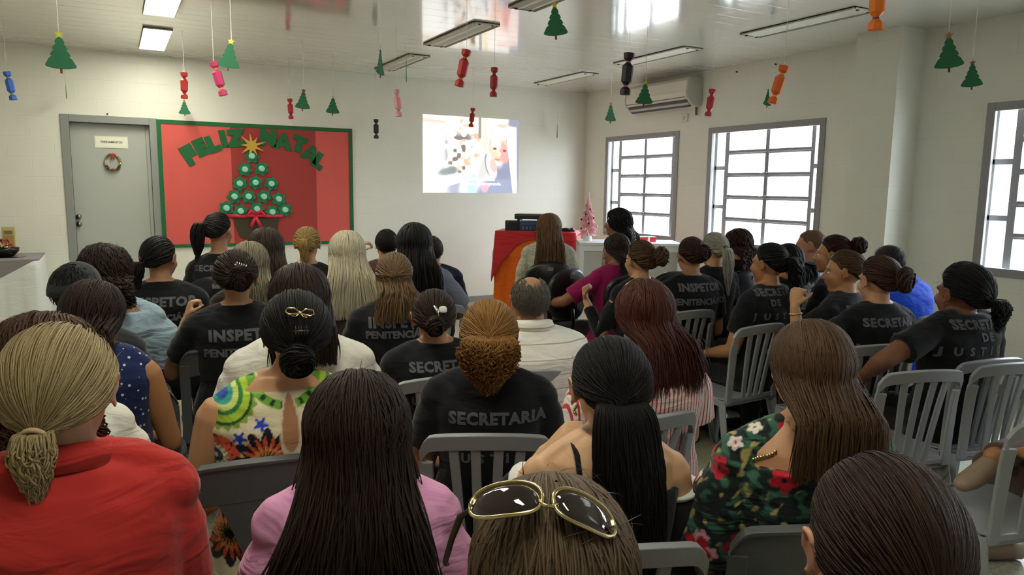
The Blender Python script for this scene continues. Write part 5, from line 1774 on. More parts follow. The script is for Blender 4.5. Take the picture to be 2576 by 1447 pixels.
# 32 INSPETOR PENITENCIARIO red bun
P32 = person('woman in a black INSPETOR PENITENCIÁRIO shirt with a reddish-brown twisted bun, right of centre', (3.1266, 3.4217, 1.2613), 12,
    dict(style='bun', mat=H_RED, puff=0.012, tie=(0.05, PI-0.1), br=(0.048, 0.030, 0.05), bmess=0.003), blk(), skin='#a5785c', seed=42, head=(4, 4, 0), bw=1.12,
    text=[('INSPETOR', 0.062, 0.02, 0.53, 1.05), ('PENITENCIÁRIO', 0.052, 0.02, 0.445, 1.0)])
P32['shirt'].data
at_top((2.9951, 3.2359, 0.8500), -R(0), 'slat', 'pale slatted plastic chair under the woman with the reddish-brown bun')
# 33 grey pony
P33 = person('woman in black with a long grey-blonde ponytail, right of the centre', (3.6119, 3.7319, 1.2623), 6,
    dict(style='pony', mat=H_GRE, puff=0.011, tie=(-0.05, PI), nt=200, end=-0.30, tw=0.050, outb=0.025, tx=0.02), blk(), skin='#b98a66', seed=43, head=(-4, 4, 0))
# 34 red brown curly
P34 = person('woman with shoulder-length curly red-brown hair before the second window', (4.1329, 4.0243, 1.2733), 2,
    dict(style='curly', mat=H_RED, puff=0.022, end=-0.18, spread=0.95, n=320, curl=0.006, cf=6, wave=0.006), blk(), skin='#b98a66', seed=44,
    text=[('SECRETARIA', 0.052, 0.0, 0.50, 1.1), ('DE', 0.045, 0.0, 0.42, 1.3), ('JUSTIÇA', 0.046, 0.0, 0.35, 2.0)], bw=1.1)
office_chair(*chair_pos(P34), 'black office chair under the woman with curly red-brown hair')
# 35 black braid
P35 = person('woman in a black SECRETARIA DE JUSTIÇA shirt with a long black wavy ponytail', (3.2328, 2.9035, 1.2602), -2,
    dict(style='pony', mat=H_BLACK, puff=0.012, tie=(0.25, PI-0.25), nt=320, end=-0.31, tw=0.060, outb=0.035, curl=0.004, cf=6, wave=0.006, tx=0.03), blk(), skin='#a5744f', seed=45, head=(-12, 2, 0), bw=1.12, vox=0.008,
    text=[('SECRETARIA', 0.052, 0.0, 0.565, 1.1), ('DE', 0.046, -0.06, 0.51, 1.3), ('JUSTIÇA', 0.048, 0.0, 0.435, 2.2)], shoes='#151314',
    arms=dict(L=((-0.22, 0.15, -1), (0.1, 0.9, -0.25), 0.5)))
P35['shirt']
at_top((3.0365, 2.7292, 0.8500), -R(-3), 'slat', 'pale slatted plastic chair with its side showing, under the long wavy black ponytail')
# 36 dark bob
P36 = person('woman with dark shoulder-length hair just right of the long wavy black ponytail', (3.7241, 3.2056, 1.2299), 0,
    dict(style='bob', mat=H_BLACK, puff=0.016, end=-0.13, spread=0.9, n=300, wave=0.004), blk(), skin='#a5744f', seed=46, text=[('SECRETARIA', 0.052, 0.02, 0.50, 1.1), ('DE', 0.045, 0.0, 0.42, 1.3), ('JUSTIÇA', 0.046, 0.02, 0.35, 2.0)])
plastic_chair('slat', *chair_pos(P36), 'pale plastic chair under the dark-haired woman beside the grey striped polo')
# 37 bald polo
P37 = person('man with shaved hair in a grey striped polo shirt below the second window', (4.1542, 3.3836, 1.2949), -22,
    dict(style='crop', mat=('hair_shaved', '#4a3527', '#7a5a42'), puff=0.003, q=0.6, w=0.0022), dict(mat=('grey_striped_polo', '#8a8f98'), mk=dict(kind='pstripe', col2='#4b5160', scale=11, fold=0.4), sleeve=0.75, collar=1), skin='#b08064', male=True, seed=47, head=(-14, 4, 0), bw=1.08, face=True)
# 38 dark bun
P38 = person('woman in a black shirt with a dark high bun, head turned left, beside the pillar', (3.7693, 2.9034, 1.2936), -14,
    dict(style='bun', mat=H_RED, puff=0.011, tie=(0.35, PI-0.1), br=(0.050, 0.045, 0.050), bmess=0.004), blk(), skin='#a87858', seed=48, head=(-18, 0, 0), face=True)
# 39 brown profile
P39 = person('woman in a black SECRETARIA shirt with brown hair, face in left profile, right side', (3.4711, 2.5974, 1.2379), -12,
    dict(style='bun', mat=H_BR, puff=0.010, tie=(-0.15, PI-0.1), br=(0.040, 0.030, 0.040), bmess=0.003), blk(), skin='#b07f5e', seed=49, head=(-26, 4, 0), face=True, bw=1.1,
    text=[('SECRETARIA', 0.052, 0.03, 0.52, 1.1), ('DE', 0.045, 0.0, 0.44, 1.3), ('JUSTIÇA', 0.046, 0.02, 0.37, 2.0)], arms=dict(L=((-0.75, 0.5, -0.65), (0.5, 0.75, -0.5), 0.5)))
# 40 brown updo
P40 = person('woman in black with a brown chignon, raised left fist and gold watch', (3.3098, 2.2829, 1.2375), 12,
    dict(style='bun', mat=('hair_chestnut', '#20130e', '#55382a'), puff=0.016, fine=1.3, tie=(-0.05, PI-0.2), br=(0.060, 0.030, 0.062), bmess=0.004, hump=0.006, fly=30), blk(), skin='#bb8c6c', seed=50, head=(-4, 4, 0), bw=1.1, vox=0.006,
    text=[('SECRETARIA', 0.054, 0.02, 0.51, 1.1), ('DE', 0.048, 0.02, 0.445, 1.3), ('JUSTIÇA', 0.050, 0.02, 0.38, 2.2)],
    arms=dict(L=((-0.80, 0.30, -0.62), (-0.10, 0.15, 1.0), 1.3, (0.8, 0.3, 0), (0.15, 0.1, 1))))
at_top((3.1325, 2.1226, 0.8500), -R(14), 'slat', 'pale slatted plastic chair under the woman with the gold watch')
# 41 blue
P41 = person('man with cropped black hair in a bright blue polo shirt before the pillar', (4.1463, 2.8033, 1.2341), 0,
    dict(style='crop', mat=('hair_cropped', '#17131a', '#3a3036'), puff=0.005, q=0.7, w=0.0025), dict(mat=('royal_blue_polo', '#1f4fd8'), mk=dict(fold=0.5), sleeve=0.7, collar=1, loose=0.012), skin='#5a3a2e', male=True, seed=51, hx=-0.13, shrug=0.02, head=(-8, 10, 0), bw=1.12, lean=0.04)
plastic_chair('slat', *chair_pos(P41), 'pale plastic chair under the man in the bright blue shirt')
# 42 black profile
P42 = person('woman in black with tied black hair, in left profile near the right edge', (3.3681, 1.9060, 1.2372), 10,
    dict(style='pony', mat=H_BLACK, puff=0.020, fine=1.4, tie=(-0.25, PI-0.1), nt=120, end=-0.15, tw=0.055, outb=0.035, curl=0.004, wave=0.006, fly=40), blk(), skin='#7d523c', seed=52, shrug=0.02, head=(-5, 2, 0), bw=1.2, hs=1.12, face=True, vox=0.006,
    text=[('SECRETARIA', 0.052, 0.02, 0.54, 1.1), ('DE', 0.048, 0.02, 0.485, 1.3), ('JUSTIÇA', 0.050, 0.0, 0.43, 2.2)],
    arms=dict(L=((-0.93, 0.0, -0.42), (0.30, 0.75, -0.50), 0.6)))
plastic_chair('slat', *chair_pos(P42), 'pale plastic chair under the woman in left profile at the right edge')
# empty chairs on the right
at_top((2.8595, 1.7188, 0.8700), -R(16), 'slat', 'empty pale slatted plastic chair on the right, seat visible through its back')
at_top((3.3411, 1.6268, 0.8700), -R(16), 'slat', 'empty pale slatted plastic chair at the right edge, next to the other empty one')
at_top((2.6496, 1.1261, 0.8400), -R(14), 'slat', 'pale plastic chair cut by the right edge, nearest the camera')
at_top((2.8959, 4.4248, 0.9886), R(15), 'office', 'empty black oval-backed office chair behind the balding man')
at_top((3.5004, 3.9848, 1.0200), -R(10), 'office', 'black office chair left of the reddish-brown bun')

# ---- printed fabrics (pattern of the cloth, painted per vertex)
def seg_mask(v, e=0.0015):
    return np.clip(-v/e+0.5, 0, 1)
def medallion(cx_, cz_, R0, scheme):
    def fn(co):
        dx, dz = co[:, 0]-cx_, co[:, 2]-cz_
        r = np.hypot(dx, dz)
        a = np.arctan2(dz, dx)
        back = (co[:, 1] < 0.02)
        out = []
        if scheme == 'sun':
            out.append((back*seg_mask(r-R0*(0.62+0.42*np.abs(np.cos(a*6)))), '#141a2c'))
            out.append((back*seg_mask(r-R0*(0.5+0.32*np.abs(np.cos(a*9)))), '#1a1614'))
            out.append((back*seg_mask(r-R0*(0.35+0.45*np.abs(np.cos(a*9+0.6))**1.5)), '#d0592e'))
            out.append((back*seg_mask(r-R0*(0.22+0.30*np.abs(np.cos(a*9)))), '#e39a5c'))
            out.append((back*seg_mask(r-R0*(0.12+0.22*np.abs(np.cos(a*9+0.4)))), '#3d4a22'))
            out.append((back*seg_mask(r-R0*0.14), '#1a1614'))
        elif scheme == 'orange':
            out.append((back*seg_mask(r-R0), '#dc5a38'))
            out.append((back*seg_mask(r-R0*(0.45+0.50*np.abs(np.cos(a*4))**2)), '#241a1c'))
            out.append((back*seg_mask(r-R0*(0.45+0.40*np.abs(np.cos(a*4))**2)), '#d85f40'))
            out.append((back*seg_mask(r-R0*(0.46+0.06*np.cos(a*16))), '#d7dcc2'))
            out.append((back*seg_mask(r-R0*0.46)*(np.cos(a*12) > 0.3), '#7fae7a'))
            out.append((back*seg_mask(r-R0*0.30), '#1c2440'))
            out.append((back*seg_mask(r-R0*0.10), '#c9c9a8'))
        elif scheme == 'star':
            out.append((back*seg_mask(r-R0*(0.45+0.55*np.abs(np.cos(a*2.5+0.5))**3)), '#2447c4'))
        elif scheme == 'leaf':
            out.append((back*seg_mask(r-R0*(1.0+0.05*np.cos(a*22))), '#7fa03a'))
            out.append((back*seg_mask(r-R0*0.90), '#20502a'))
            out.append((back*seg_mask(r-R0*0.82), '#a9c83e'))
            out.append((back*seg_mask(r-R0*0.62), '#2f7a3a'))
            out.append((back*seg_mask(r-R0*0.50), '#c8d878'))
            out.append((back*seg_mask(r-R0*0.34), '#3a9c92'))
            out.append((back*seg_mask(r-R0*0.2), '#1f4f9a'))
        return out
    return fn
T7 = P7['T']
m7 = [medallion(sx*0.165, T7-0.255, 0.088, 'leaf') for sx in (-1, 1)]
m7 += [medallion(sx*0.185, T7-0.42, 0.062, 'orange') for sx in (-1, 1)]
m7 += [medallion(-0.055, T7-0.43, 0.088, 'sun'), medallion(0.10, T7-0.60, 0.10, 'sun'), medallion(-0.16, T7-0.64, 0.085, 'sun')]
m7 += [medallion(x, T7-z, 0.020, 'star') for x, z in ((-0.125, 0.365), (-0.07, 0.33), (-0.135, 0.44), (0.02, 0.345), (0.07, 0.36))]
def collar7(co):
    dx, dz = co[:, 0], co[:, 2]-(T7-0.215)
    r = np.hypot(dx, dz*1.2)
    a = np.arctan2(dz, dx)
    return [(seg_mask(r-0.100)*(co[:, 1] < 0.03), '#6da03a'), (seg_mask(r-0.095)*(np.cos(a*18) > 0.35)*(r > 0.078)*(co[:, 1] < 0.03), '#173f22'), (seg_mask(r-0.074)*(co[:, 1] < 0.03), '#cfc7a0')]
def keyhole(co):
    dx, dz = co[:, 0]-0.005, co[:, 2]-(T7-0.335)
    tpr = 0.022*(1-0.35*np.clip(dz/0.08, -1, 1))
    k = np.abs(dx)/tpr
    q = np.maximum(k, np.abs(dz)/0.075)
    rr = np.sqrt(k**2+(dz/0.08)**2)
    return [(seg_mask((rr-1.2)*0.02)*(co[:, 1] < 0), '#cfc8ac'), (seg_mask((rr-0.95)*0.02)*(co[:, 1] < 0), '#a87a58')]
paint(P7['shirt'], '#d9d2ae', m7+[collar7, keyhole])

def floral(o, seed, n_red=34, n_pale=46):
    r_ = random.Random(seed)
    me = o.data
    me.update()
    vs = me.vertices
    N_ = len(vs)
    mot = []
    def teal(co):
        a = np.array([noise.noise(Vector((c[0]*30+c[2]*55, c[1]*30, c[2]*22-c[0]*30))) for c in co])
        b = np.array([noise.noise(Vector((c[0]*60-c[2]*30+5, c[1]*50, c[2]*50+9))) for c in co])
        return [(np.clip((a-0.05)*6, 0, 1)*0.8, '#3c6a58'), (np.clip((b-0.32)*9, 0, 1)*0.8, '#b8a868')]
    mot.append(teal)
    def flower(p, nrm, R0, col, core, pet):
        u_ = nrm.orthogonal().normalized()
        v_ = nrm.cross(u_)
        ph = r_.random()*6
        def fn(co):
            d = co-np.array(p)
            x_ = d@np.array(u_)
            y_ = d@np.array(v_)
            z_ = np.abs(d@np.array(nrm)) < 0.03
            r = np.hypot(x_, y_)
            a = np.arctan2(y_, x_)+ph
            return [(z_*seg_mask(r-R0*(0.55+0.45*np.abs(np.cos(a*pet/2))**0.7)), col), (z_*seg_mask(r-R0*0.2), core)]
        return fn
    for k in range(n_pale):
        v = vs[r_.randrange(N_)]
        mot.append(flower(v.co.copy(), v.normal.copy(), 0.019, r_.choice(['#d8c8c4', '#c98f9c', '#e0d8cc']), '#8a3040', 5))
    for k in range(n_red):
        v = vs[r_.randrange(N_)]
        mot.append(flower(v.co.copy(), v.normal.copy(), r_.uniform(0.028, 0.038), '#b3152b', '#2b0a10', 5))
    paint(o, '#16201f', mot)
floral(P5['shirt'], 3)

# ------------------------------------------------------------------ person behind the right edge: crossed leg and sandals
P43 = person('person beyond the right edge, only the crossed leg and beige strappy shoes visible', (2.99, 1.12, 1.25), 0,
    dict(style='bob', mat=H_DBR, puff=0.014, end=-0.14, n=200), dict(mat=('maroon_tee', '#4d2a2e'), sleeve=0.6), skin='#a5744f', seed=60, pants='#5c4238', shoes='#8c7866',
    legs={1: ((0.17, 0.30, 0.56), (-0.20, 0.26, 0.60), (-1, 0.05, -0.12)), -1: ((0.06, 0.40, 0.47), (0.30, 0.42, 0.085), (-0.85, 0.5, 0))})

# ------------------------------------------------------------------ worn accessories
def hp(info, phi, z, off=0.0):
    """point on the hair surface and outward normal, in person space"""
    d = adir(np.array([phi]), np.array([z]))[0]
    p = CEN+d*(RAD+off)
    n = norm(d/RAD)
    HM = info['HM']
    return HM @ Vector(p), (HM.to_3x3() @ Vector(n)).normalized()
def frame_at(p, n, roll=0.0):
    up = Vector((0, 0, 1))
    x = up.cross(n).normalized()
    z = n.cross(x).normalized()
    M = Matrix((x, n, z)).transposed().to_4x4()
    return Matrix.Translation(p) @ M @ Matrix.Rotation(roll, 4, 'Y')
M_GOLD = mat('bright_gold', '#d2c08c', rough=0.2, metal=1.0)
M_SILV = mat('bright_silver', '#c9cac8', rough=0.2, metal=1.0)
M_WPEARL = mat('pearl_white', '#e2e2d8', rough=0.3)
def put(name, mb, M, m, e, smooth=True):
    o = mb.build(name, m, e, smooth=smooth)
    o.matrix_local = M
    return o
def bow_clip(info, phi, z, off, s=1.0, m=None, roll=0.0, nm='hair_clip'):
    p, n = hp(info, phi, z, off)
    q = MB()
    for sg in (-1, 1):
        q.tube([(0, 0, 0), (sg*0.012*s, 0.004, 0.009*s), (sg*0.026*s, 0.003, 0.008*s), (sg*0.030*s, 0, 0), (sg*0.022*s, 0.003, -0.006*s), (0, 0, 0)], 0.0018*s, n=8)
        q.tube([(0, 0, 0), (sg*0.008*s, 0.003, -0.010*s), (sg*0.016*s, 0.002, -0.009*s), (0, 0, 0)], 0.0016*s, n=8)
    q.ell((0, 0.002, 0), (0.004*s, 0.003, 0.004*s))
    put(nm, q, frame_at(p, n, roll), m or M_GOLD, info['e'])
def claw(info, phi, z, off, m, s=1.0, roll=0.0):
    p, n = hp(info, phi, z, off)
    q = MB()
    q.tube([(-0.022*s, 0.004, 0), (0, 0.010, 0), (0.022*s, 0.004, 0)], 0.004*s, n=8, round_ends=True)
    for k in range(5):
        x = (-0.018+0.009*k)*s
        for sg in (-1, 1):
            q.tube([(x, 0.008, 0), (x, 0.010, sg*0.010*s), (x, 0.002, sg*0.018*s)], [0.0022*s, 0.002*s, 0.001*s], n=6)
    put('hair_claw', q, frame_at(p, n, roll), m, info['e'])
def headband(info, y, off, m, r=0.0022, a0=-80, a1=80, zb=0.0, nm='headband'):
    pts = []
    for k in range(25):
        a = R(a0+(a1-a0)*k/24)
        d = norm(np.array([math.sin(a), y, math.cos(a)+zb]))
        pts.append(info['HM'] @ Vector(CEN+d*(RAD+off)))
    MB().tube(pts, r, n=8, round_ends=True).build(nm, m, info['e'], smooth=True)
def wrist_ring(info, side, t, r, tube, m, nm='bracelet', face=False):
    a0, el_, wr_, hd = info['hands'][side]
    d = (wr_-el_).normalized()
    c = el_.lerp(wr_, t)
    u_ = d.orthogonal().normalized()
    v_ = d.cross(u_)
    q = MB()
    q.tube([c+(u_*math.cos(a)+v_*math.sin(a))*r for a in np.linspace(0, 2*PI, 25)], tube, n=8)
    o = q.build(nm, m, info['e'], smooth=True)
    if face:
        q = MB()
        q.tube([c+u_*(r-0.002), c+u_*(r+0.007)], 0.016, n=20)
        q.build('watch_face', M_WPEARL, o)
bow_clip(P7, PI, 0.42, 0.031, 1.25, M_GOLD, 0.15, 'bow_clip')
claw(P7, PI, 0.02, 0.030, mat('dark_claw', '#3a2a26', rough=0.3), 0.8)
claw(P12, PI-0.35, 0.30, 0.028, M_SILV, 1.1, 0.4)
p_, n_ = hp(P13, PI-0.15, 0.28, 0.014)
q = MB()
q.loft([ering(Vector((0.014, y, 0)), rx, rx*0.85, 20, Vector((1, 0, 0)), Vector((0, 0, 1)), 0.7) for y, rx in ((0.0, 0.012), (0.002, 0.016), (0.006, 0.015), (0.008, 0.009))])
put('clip_disc', q, frame_at(p_, n_, 0), M_WPEARL, P13['e'])
q = MB().tube([(-0.016, 0.004, 0.022), (-0.010, 0.006, 0.0), (-0.012, 0.003, -0.028)], [0.004, 0.008, 0.002], n=8, flat=0.4, up=(0, 1, 0))
put('clip_arm', q, frame_at(p_, n_, -0.2), M_SILV, P13['e'])
headband(P14, 0.05, 0.013, M_GOLD, 0.0026, -25, 85)
headband(P15, 0.25, 0.030, M_SILV, 0.002, -70, 40)
headband(P9, 0.35, 0.024, M_GOLD, 0.0022, -48, 50, nm='glasses_rim')
wrist_ring(P15, 'L', 0.80, 0.030, 0.004, M_GOLD)
wrist_ring(P40, 'L', 0.86, 0.028, 0.005, M_GOLD, 'wrist_watch', True)
wrist_ring(P35, 'L', 0.86, 0.027, 0.003, M_SILV)
wrist_ring(P35, 'R', 0.86, 0.027, 0.003, M_GOLD)
bow_clip(P22, PI+0.75, 0.42, 0.014, 0.7, mat('orange_clip', '#d0503a', rough=0.4), 0.3, 'hair_clip')
bow_clip(P23, PI+0.55, -0.10, 0.014, 0.6, mat('pink_tie', '#d8406a', rough=0.4), 0.5, 'hair_tie')
def tie_ring(info, tz, tphi, off, r, m):
    p, n = hp(info, tphi, tz, off)
    q = MB()
    q.tube([(r*math.cos(a), 0.0, r*math.sin(a)) for a in np.linspace(0, 2*PI, 25)], 0.0045, n=8)
    put('hair_tie', q, frame_at(p, n, 0), m, info['e'])
tie_ring(P33, -0.05, PI, 0.020, 0.016, M_SOCK)
tie_ring(P3 if False else P4, -0.42, PI-0.1, 0.020, 0.014, mat('brown_tie', '#5c2f28', rough=0.7))
tie_ring(PERSONS[0], -0.60, PI+0.05, 0.030, 0.017, mat('sand_tie', '#b59b78', rough=0.7))
# ear-rings
for inf, s in ((P6, -1), (P42, -1), (P22, 1), (P13, -1)):
    q = MB()
    c = inf['HM'] @ Vector((s*0.080, 0.0, -0.036))
    if inf is P6:
        for k in range(6):
            q.ell(c+Vector((0.003*math.cos(k), 0.003*math.sin(k), -0.004*k)), (0.004, 0.004, 0.004), None, 8, 6)
    else:
        q.ell(c, (0.004, 0.004, 0.004), None, 10, 8)
    q.build('earring', M_GOLD if inf is P6 else M_SILV, inf['e'], smooth=True)
# black straps and white-edged sleeves of the cut-out shoulder top
tA = P6
q = MB()
for s in (-1, 1):
    q.tube([(s*0.075, tA['cy'](.5)-0.10, tA['Z'](.47)), (s*0.085, tA['cy'](.55)-0.065, tA['Z'](.565)), (s*0.09, tA['cy'](.56)-0.01, tA['Z'](.585)), (s*0.09, 0.05, tA['Z'](.53))], 0.007, n=8, flat=0.4)
q.build('strap', mat_fabric('black_top', '#131418'), tA['e'], smooth=True)
for nm in ('L', 'R'):
    a0, el_, wr_, hd = tA['hands'][nm]
    s = -1 if nm == 'L' else 1
    d = (el_-a0).normalized()
    q = MB()
    q.tube([a0+d*0.05+Vector((s*0.012, 0, 0)), a0+d*0.13+Vector((s*0.012, 0, 0)), el_-d*0.01], [0.052, 0.060, 0.066], n=16)
    so6 = q.build('sleeve', mat_fabric('black_top', '#131418'), tA['e'], smooth=True)
    q = MB()
    q.tube([a0+d*0.045+Vector((s*0.012, 0, 0)), a0+d*0.055+Vector((s*0.012, 0, 0))], [0.0545, 0.0550], n=16)
    q.build('white_trim', mat_fabric('white_trim', '#d8d8d4'), so6, smooth=True)
# strap and chain on the floral dress
q = MB()
q.tube([(-0.03, P5['cy'](.5)-0.115, P5['Z'](.46)), (-0.045, P5['cy'](.56)-0.075, P5['Z'](.57)), (-0.06, P5['cy'](.57)-0.03, P5['Z'](.60)), (-0.07, 0.03, P5['Z'](.58))], 0.006, n=8, flat=0.4)
q.build('strap', mat('tan_strap', '#8a5a34', rough=0.6), P5['e'], smooth=True)
q = MB()
pts = [Vector((-0.215+0.11*t_, P5['cy'](.5)-0.03-0.05*math.sin(t_*2), P5['Z'](.505)+0.045*t_)) for t_ in np.linspace(0, 1, 16)]
bvh5 = BVHTree.FromPolygons([v.co for v in P5['body'].data.vertices], [p.vertices for p in P5['body'].data.polygons])
for k_, p_ in enumerate(pts):
    h_ = bvh5.find_nearest(p_)
    pts[k_] = h_[0]+h_[1]*0.004
for p_ in pts:
    q.ell(p_, (0.0045, 0.0035, 0.0045), None, 8, 6)
q.tube(pts, 0.0015, n=6)
q.build('chain', M_GOLD, P5['e'], smooth=True)

# sunglasses resting on the head in the front row
HMw = Matrix.Translation(P3['loc']) @ Matrix.Rotation(P3['rz'], 4, 'Z') @ P3['HM']
sgp = HMw @ Vector((-0.016, -0.066, 0.128))
sg = empty('sunglasses', (0, 0, 0), 0, 'brown-lensed sunglasses with gold rims resting on the light brown hair, bottom centre', 'sunglasses')
Msg = Matrix.Translation(sgp) @ Matrix.Rotation(P3['rz']-R(3), 4, 'Z') @ Matrix.Rotation(R(9), 4, 'Y') @ Matrix.Rotation(R(112), 4, 'X')
sg.matrix_world = Msg @ Matrix.Scale(1.12, 4)
M_LENS = mat('brown_lens', '#1c1012', rough=0.05, spec=0.9, coat=0.6)
def lens_pt(s, a, k=1.0, y=0.0):
    ca, sa = math.cos(a), math.sin(a)
    x = s*(0.036+0.031*k*math.copysign(abs(ca)**0.75, ca))
    z = 0.020*k*math.copysign(abs(sa)**0.8, sa)+(0.003 if ca > 0 else 0)*k*0
    return Vector((x, y-6.0*(x*x)*0.9, z))
for s in (-1, 1):
    q = MB()
    q.loft([[lens_pt(s, a, kk, yy) for a in np.linspace(0, 2*PI, 36, endpoint=False)] for kk, yy in ((0.02, 0.0025), (0.5, 0.002), (0.98, 0.0), (0.98, -0.002), (0.5, 0.0), (0.02, 0.0005))])
    o = q.build('lens', M_LENS, sg, smooth=True)
    q = MB()
    q.tube([lens_pt(s, a, 1.0, -0.001) for a in np.linspace(0, 2*PI, 41)], 0.0020, n=8)
    q.build('rim', M_GOLD, sg, smooth=True)
    q = MB()
    q.tube([(s*0.067, -0.026, 0.004), (s*0.074, -0.034, 0.004), (s*0.078, -0.07, 0.0), (s*0.080, -0.11, -0.006), (s*0.078, -0.13, -0.02)], [0.003, 0.0035, 0.003, 0.0028, 0.0035], n=8, flat=0.6, round_ends=True)
    q.build('temple', mat('dark_temple', '#33241c', rough=0.3), sg, smooth=True)
q = MB()
q.tube([(-0.008, -0.001, 0.004), (-0.004, 0.001, 0.010), (0.004, 0.001, 0.010), (0.008, -0.001, 0.004)], 0.002, n=8)
q.build('bridge', M_GOLD, sg, smooth=True)

# ------------------------------------------------------------------ cloth helper
def drape(corners, z_top, drop, flare, waves, amp, name, m, parent, thick=0.004, seed=0):
    """cloth over a table: corners counter-clockwise; drop(s) hang length by perimeter parameter side+t"""
    rg = random.Random(seed)
    per = []
    n = 40
    for i in range(4):
        a, b = Vector(corners[i]), Vector(corners[(i+1) % 4])
        out = Vector(((b-a).y, -(b-a).x)).normalized()
        for k in range(n):
            t = k/n
            per.append((a.lerp(b, t), out, i+t, (b-a).length*t))
    N_ = len(per)
    cen = sum((Vector(c) for c in corners), Vector((0, 0)))/4
    rows = 12
    v, f = [], []
    for j in range(rows+1):
        tt = j/rows
        for i, (p, out, s, dist) in enumerate(per):
            radial = (p-cen).normalized()
            nn = (out*0.7+radial*0.3).normalized()
            d = drop(s)
            wv = math.sin(dist*waves+i//n*2.1)+0.4*math.sin(dist*waves*2.3+1)
            off = 0.006+tt*d*(flare+amp*wv)
            q_ = p+nn*off
            v.append((q_.x, q_.y, z_top-tt*d-(0.0 if j else 0)))
    for j in range(rows):
        for i in range(N_):
            k = (i+1) % N_
            f.append((j*N_+i, (j+1)*N_+i, (j+1)*N_+k, j*N_+k))
    ci = len(v)
    v.append((cen.x, cen.y, z_top+0.002))
    for i in range(N_):
        f.append((ci, i, (i+1) % N_))
    me = bpy.data.meshes.new(name)
    me.from_pydata(v, [], f)
    o = link(name, me, m, parent, smooth=True)
    so2 = o.modifiers.new('t', 'SOLIDIFY')
    so2.thickness = thick
    return o

# lectern table with red and orange cloths, in front of the projection
ang = -R(39.6)
tb = empty('side_table', (4.52, 7.63, 0), ang, 'tall table under orange and red cloths below the projection', 'table')
hx, hy, zt = 0.475, 0.27, 1.03
MB().box((-hx, -hy, zt-0.03), (hx, hy, zt)).build('table_top', mat('dark_wood', '#4a3526', rough=0.5), tb)
for sx in (-1, 1):
    for sy in (-1, 1):
        MB().box((sx*(hx-0.03)-0.02, sy*(hy-0.03)-0.02, 0), (sx*(hx-0.03)+0.02, sy*(hy-0.03)+0.02, zt-0.03)).build('leg', mat('dark_wood', '#4a3526', rough=0.5), tb)
cs = [(-hx, -hy), (hx, -hy), (hx, hy), (-hx, hy)]
oc = drape(cs, zt+0.004, lambda s: zt-0.02, 0.02, 34, 0.022, 'orange_cloth', mat_fabric('orange_cotton', '#e2691c', fold=0.5), None)
oc.location = tb.location
oc.rotation_euler = tb.rotation_euler
props(oc, 'orange cloth hanging to the floor around the tall table', 'tablecloth')
def rdrop(s):
    t = s % 1.0
    c = abs(t-0.5)*2
    return 0.10+0.50*c**2.2
rc = drape(cs, zt+0.011, rdrop, 0.13, 20, 0.05, 'red_cloth', mat_fabric('red_satin', '#b81f28', rough=0.45, fold=0.5), None)
rc.location = tb.location
rc.rotation_euler = tb.rotation_euler
props(rc, 'red cloth with pointed hanging corners spread over the orange cloth', 'tablecloth')
RT = Matrix.Rotation(ang, 3, 'Z')
def on_table(x, y):
    q_ = RT @ Vector((x, y, 0))
    return (tb.location.x+q_.x, tb.location.y+q_.y, zt+0.014)
M_DEV = mat('device_black', '#1b1c20', rough=0.35)
sp_ = empty('speaker_box', on_table(-0.30, -0.10), ang+R(8), 'dark grey box speaker at the left end of the red cloth table', 'speaker')
MB().box((-0.085, -0.10, 0), (0.085, 0.10, 0.115), None, 0.004).build('cabinet', mat('speaker_grey', '#3a3a3c', rough=0.6), sp_)
MB().box((-0.075, -0.104, 0.01), (0.075, -0.100, 0.105)).build('grille', mat('grille_cloth', '#2c2c2e', rough=0.9, bump=0.4, bscale=400), sp_)
MB().box((-0.065, -0.106, 0.086), (-0.040, -0.1035, 0.094)).build('badge', M_SILV, sp_)
st_ = empty('stereo', on_table(-0.06, -0.09), ang+R(4), 'blue-grey stereo unit beside the speaker under the black player', 'stereo')
MB().box((-0.14, -0.12, 0), (0.14, 0.13, 0.115), None, 0.005).build('body', mat('stereo_blue', '#2d3b52', rough=0.4), st_)
MB().box((-0.135, -0.124, 0.07), (0.135, -0.119, 0.10)).build('display', mat('display_blue', '#35597c', rough=0.2), st_)
for k in range(5):
    MB().tube([(-0.10+0.045*k, -0.119, 0.035), (-0.10+0.045*k, -0.132, 0.035)], 0.011, n=14).build('control_knob', mat('knob_grey', '#6d7782', rough=0.35), st_)
pj_ = empty('video_player', (on_table(-0.10, -0.06)[0], on_table(-0.10, -0.06)[1], zt+0.014+0.115), ang, 'flat black video player standing on top of the stereo', 'video player')
for sx in (-1, 1):
    MB().box((sx*0.12-0.015, -0.09, 0), (sx*0.12+0.015, 0.09, 0.022)).build('foot', M_DEV, pj_)
MB().box((-0.165, -0.12, 0.02), (0.165, 0.12, 0.082), None, 0.008).build('case', M_DEV, pj_)
MB().box((-0.155, -0.123, 0.060), (0.155, -0.119, 0.072)).build('front_strip', mat('strip_grey', '#55585c', rough=0.3), pj_)
cb = MB()
cb.tube([on_table(-0.02, -0.2)[:2]+(zt+0.10,), on_table(0.0, -0.27)[:2]+(zt+0.03,), on_table(0.03, -0.33)[:2]+(zt-0.12,), on_table(0.06, -0.36)[:2]+(zt-0.30,)], 0.004, n=6)
props(cb.build('cable', M_DEV, smooth=True), 'thin black cable hanging from the stereo over the red cloth', 'cable')
bg_ = MB()
random.seed(9)
for k in range(7):
    x = 0.24+0.03*k
    bg_.ell(on_table(x, -0.12+0.02*random.random())[:2]+(zt+0.026+0.01*random.random(),), (0.03, 0.025, 0.02+0.01*random.random()), None, 10, 7)
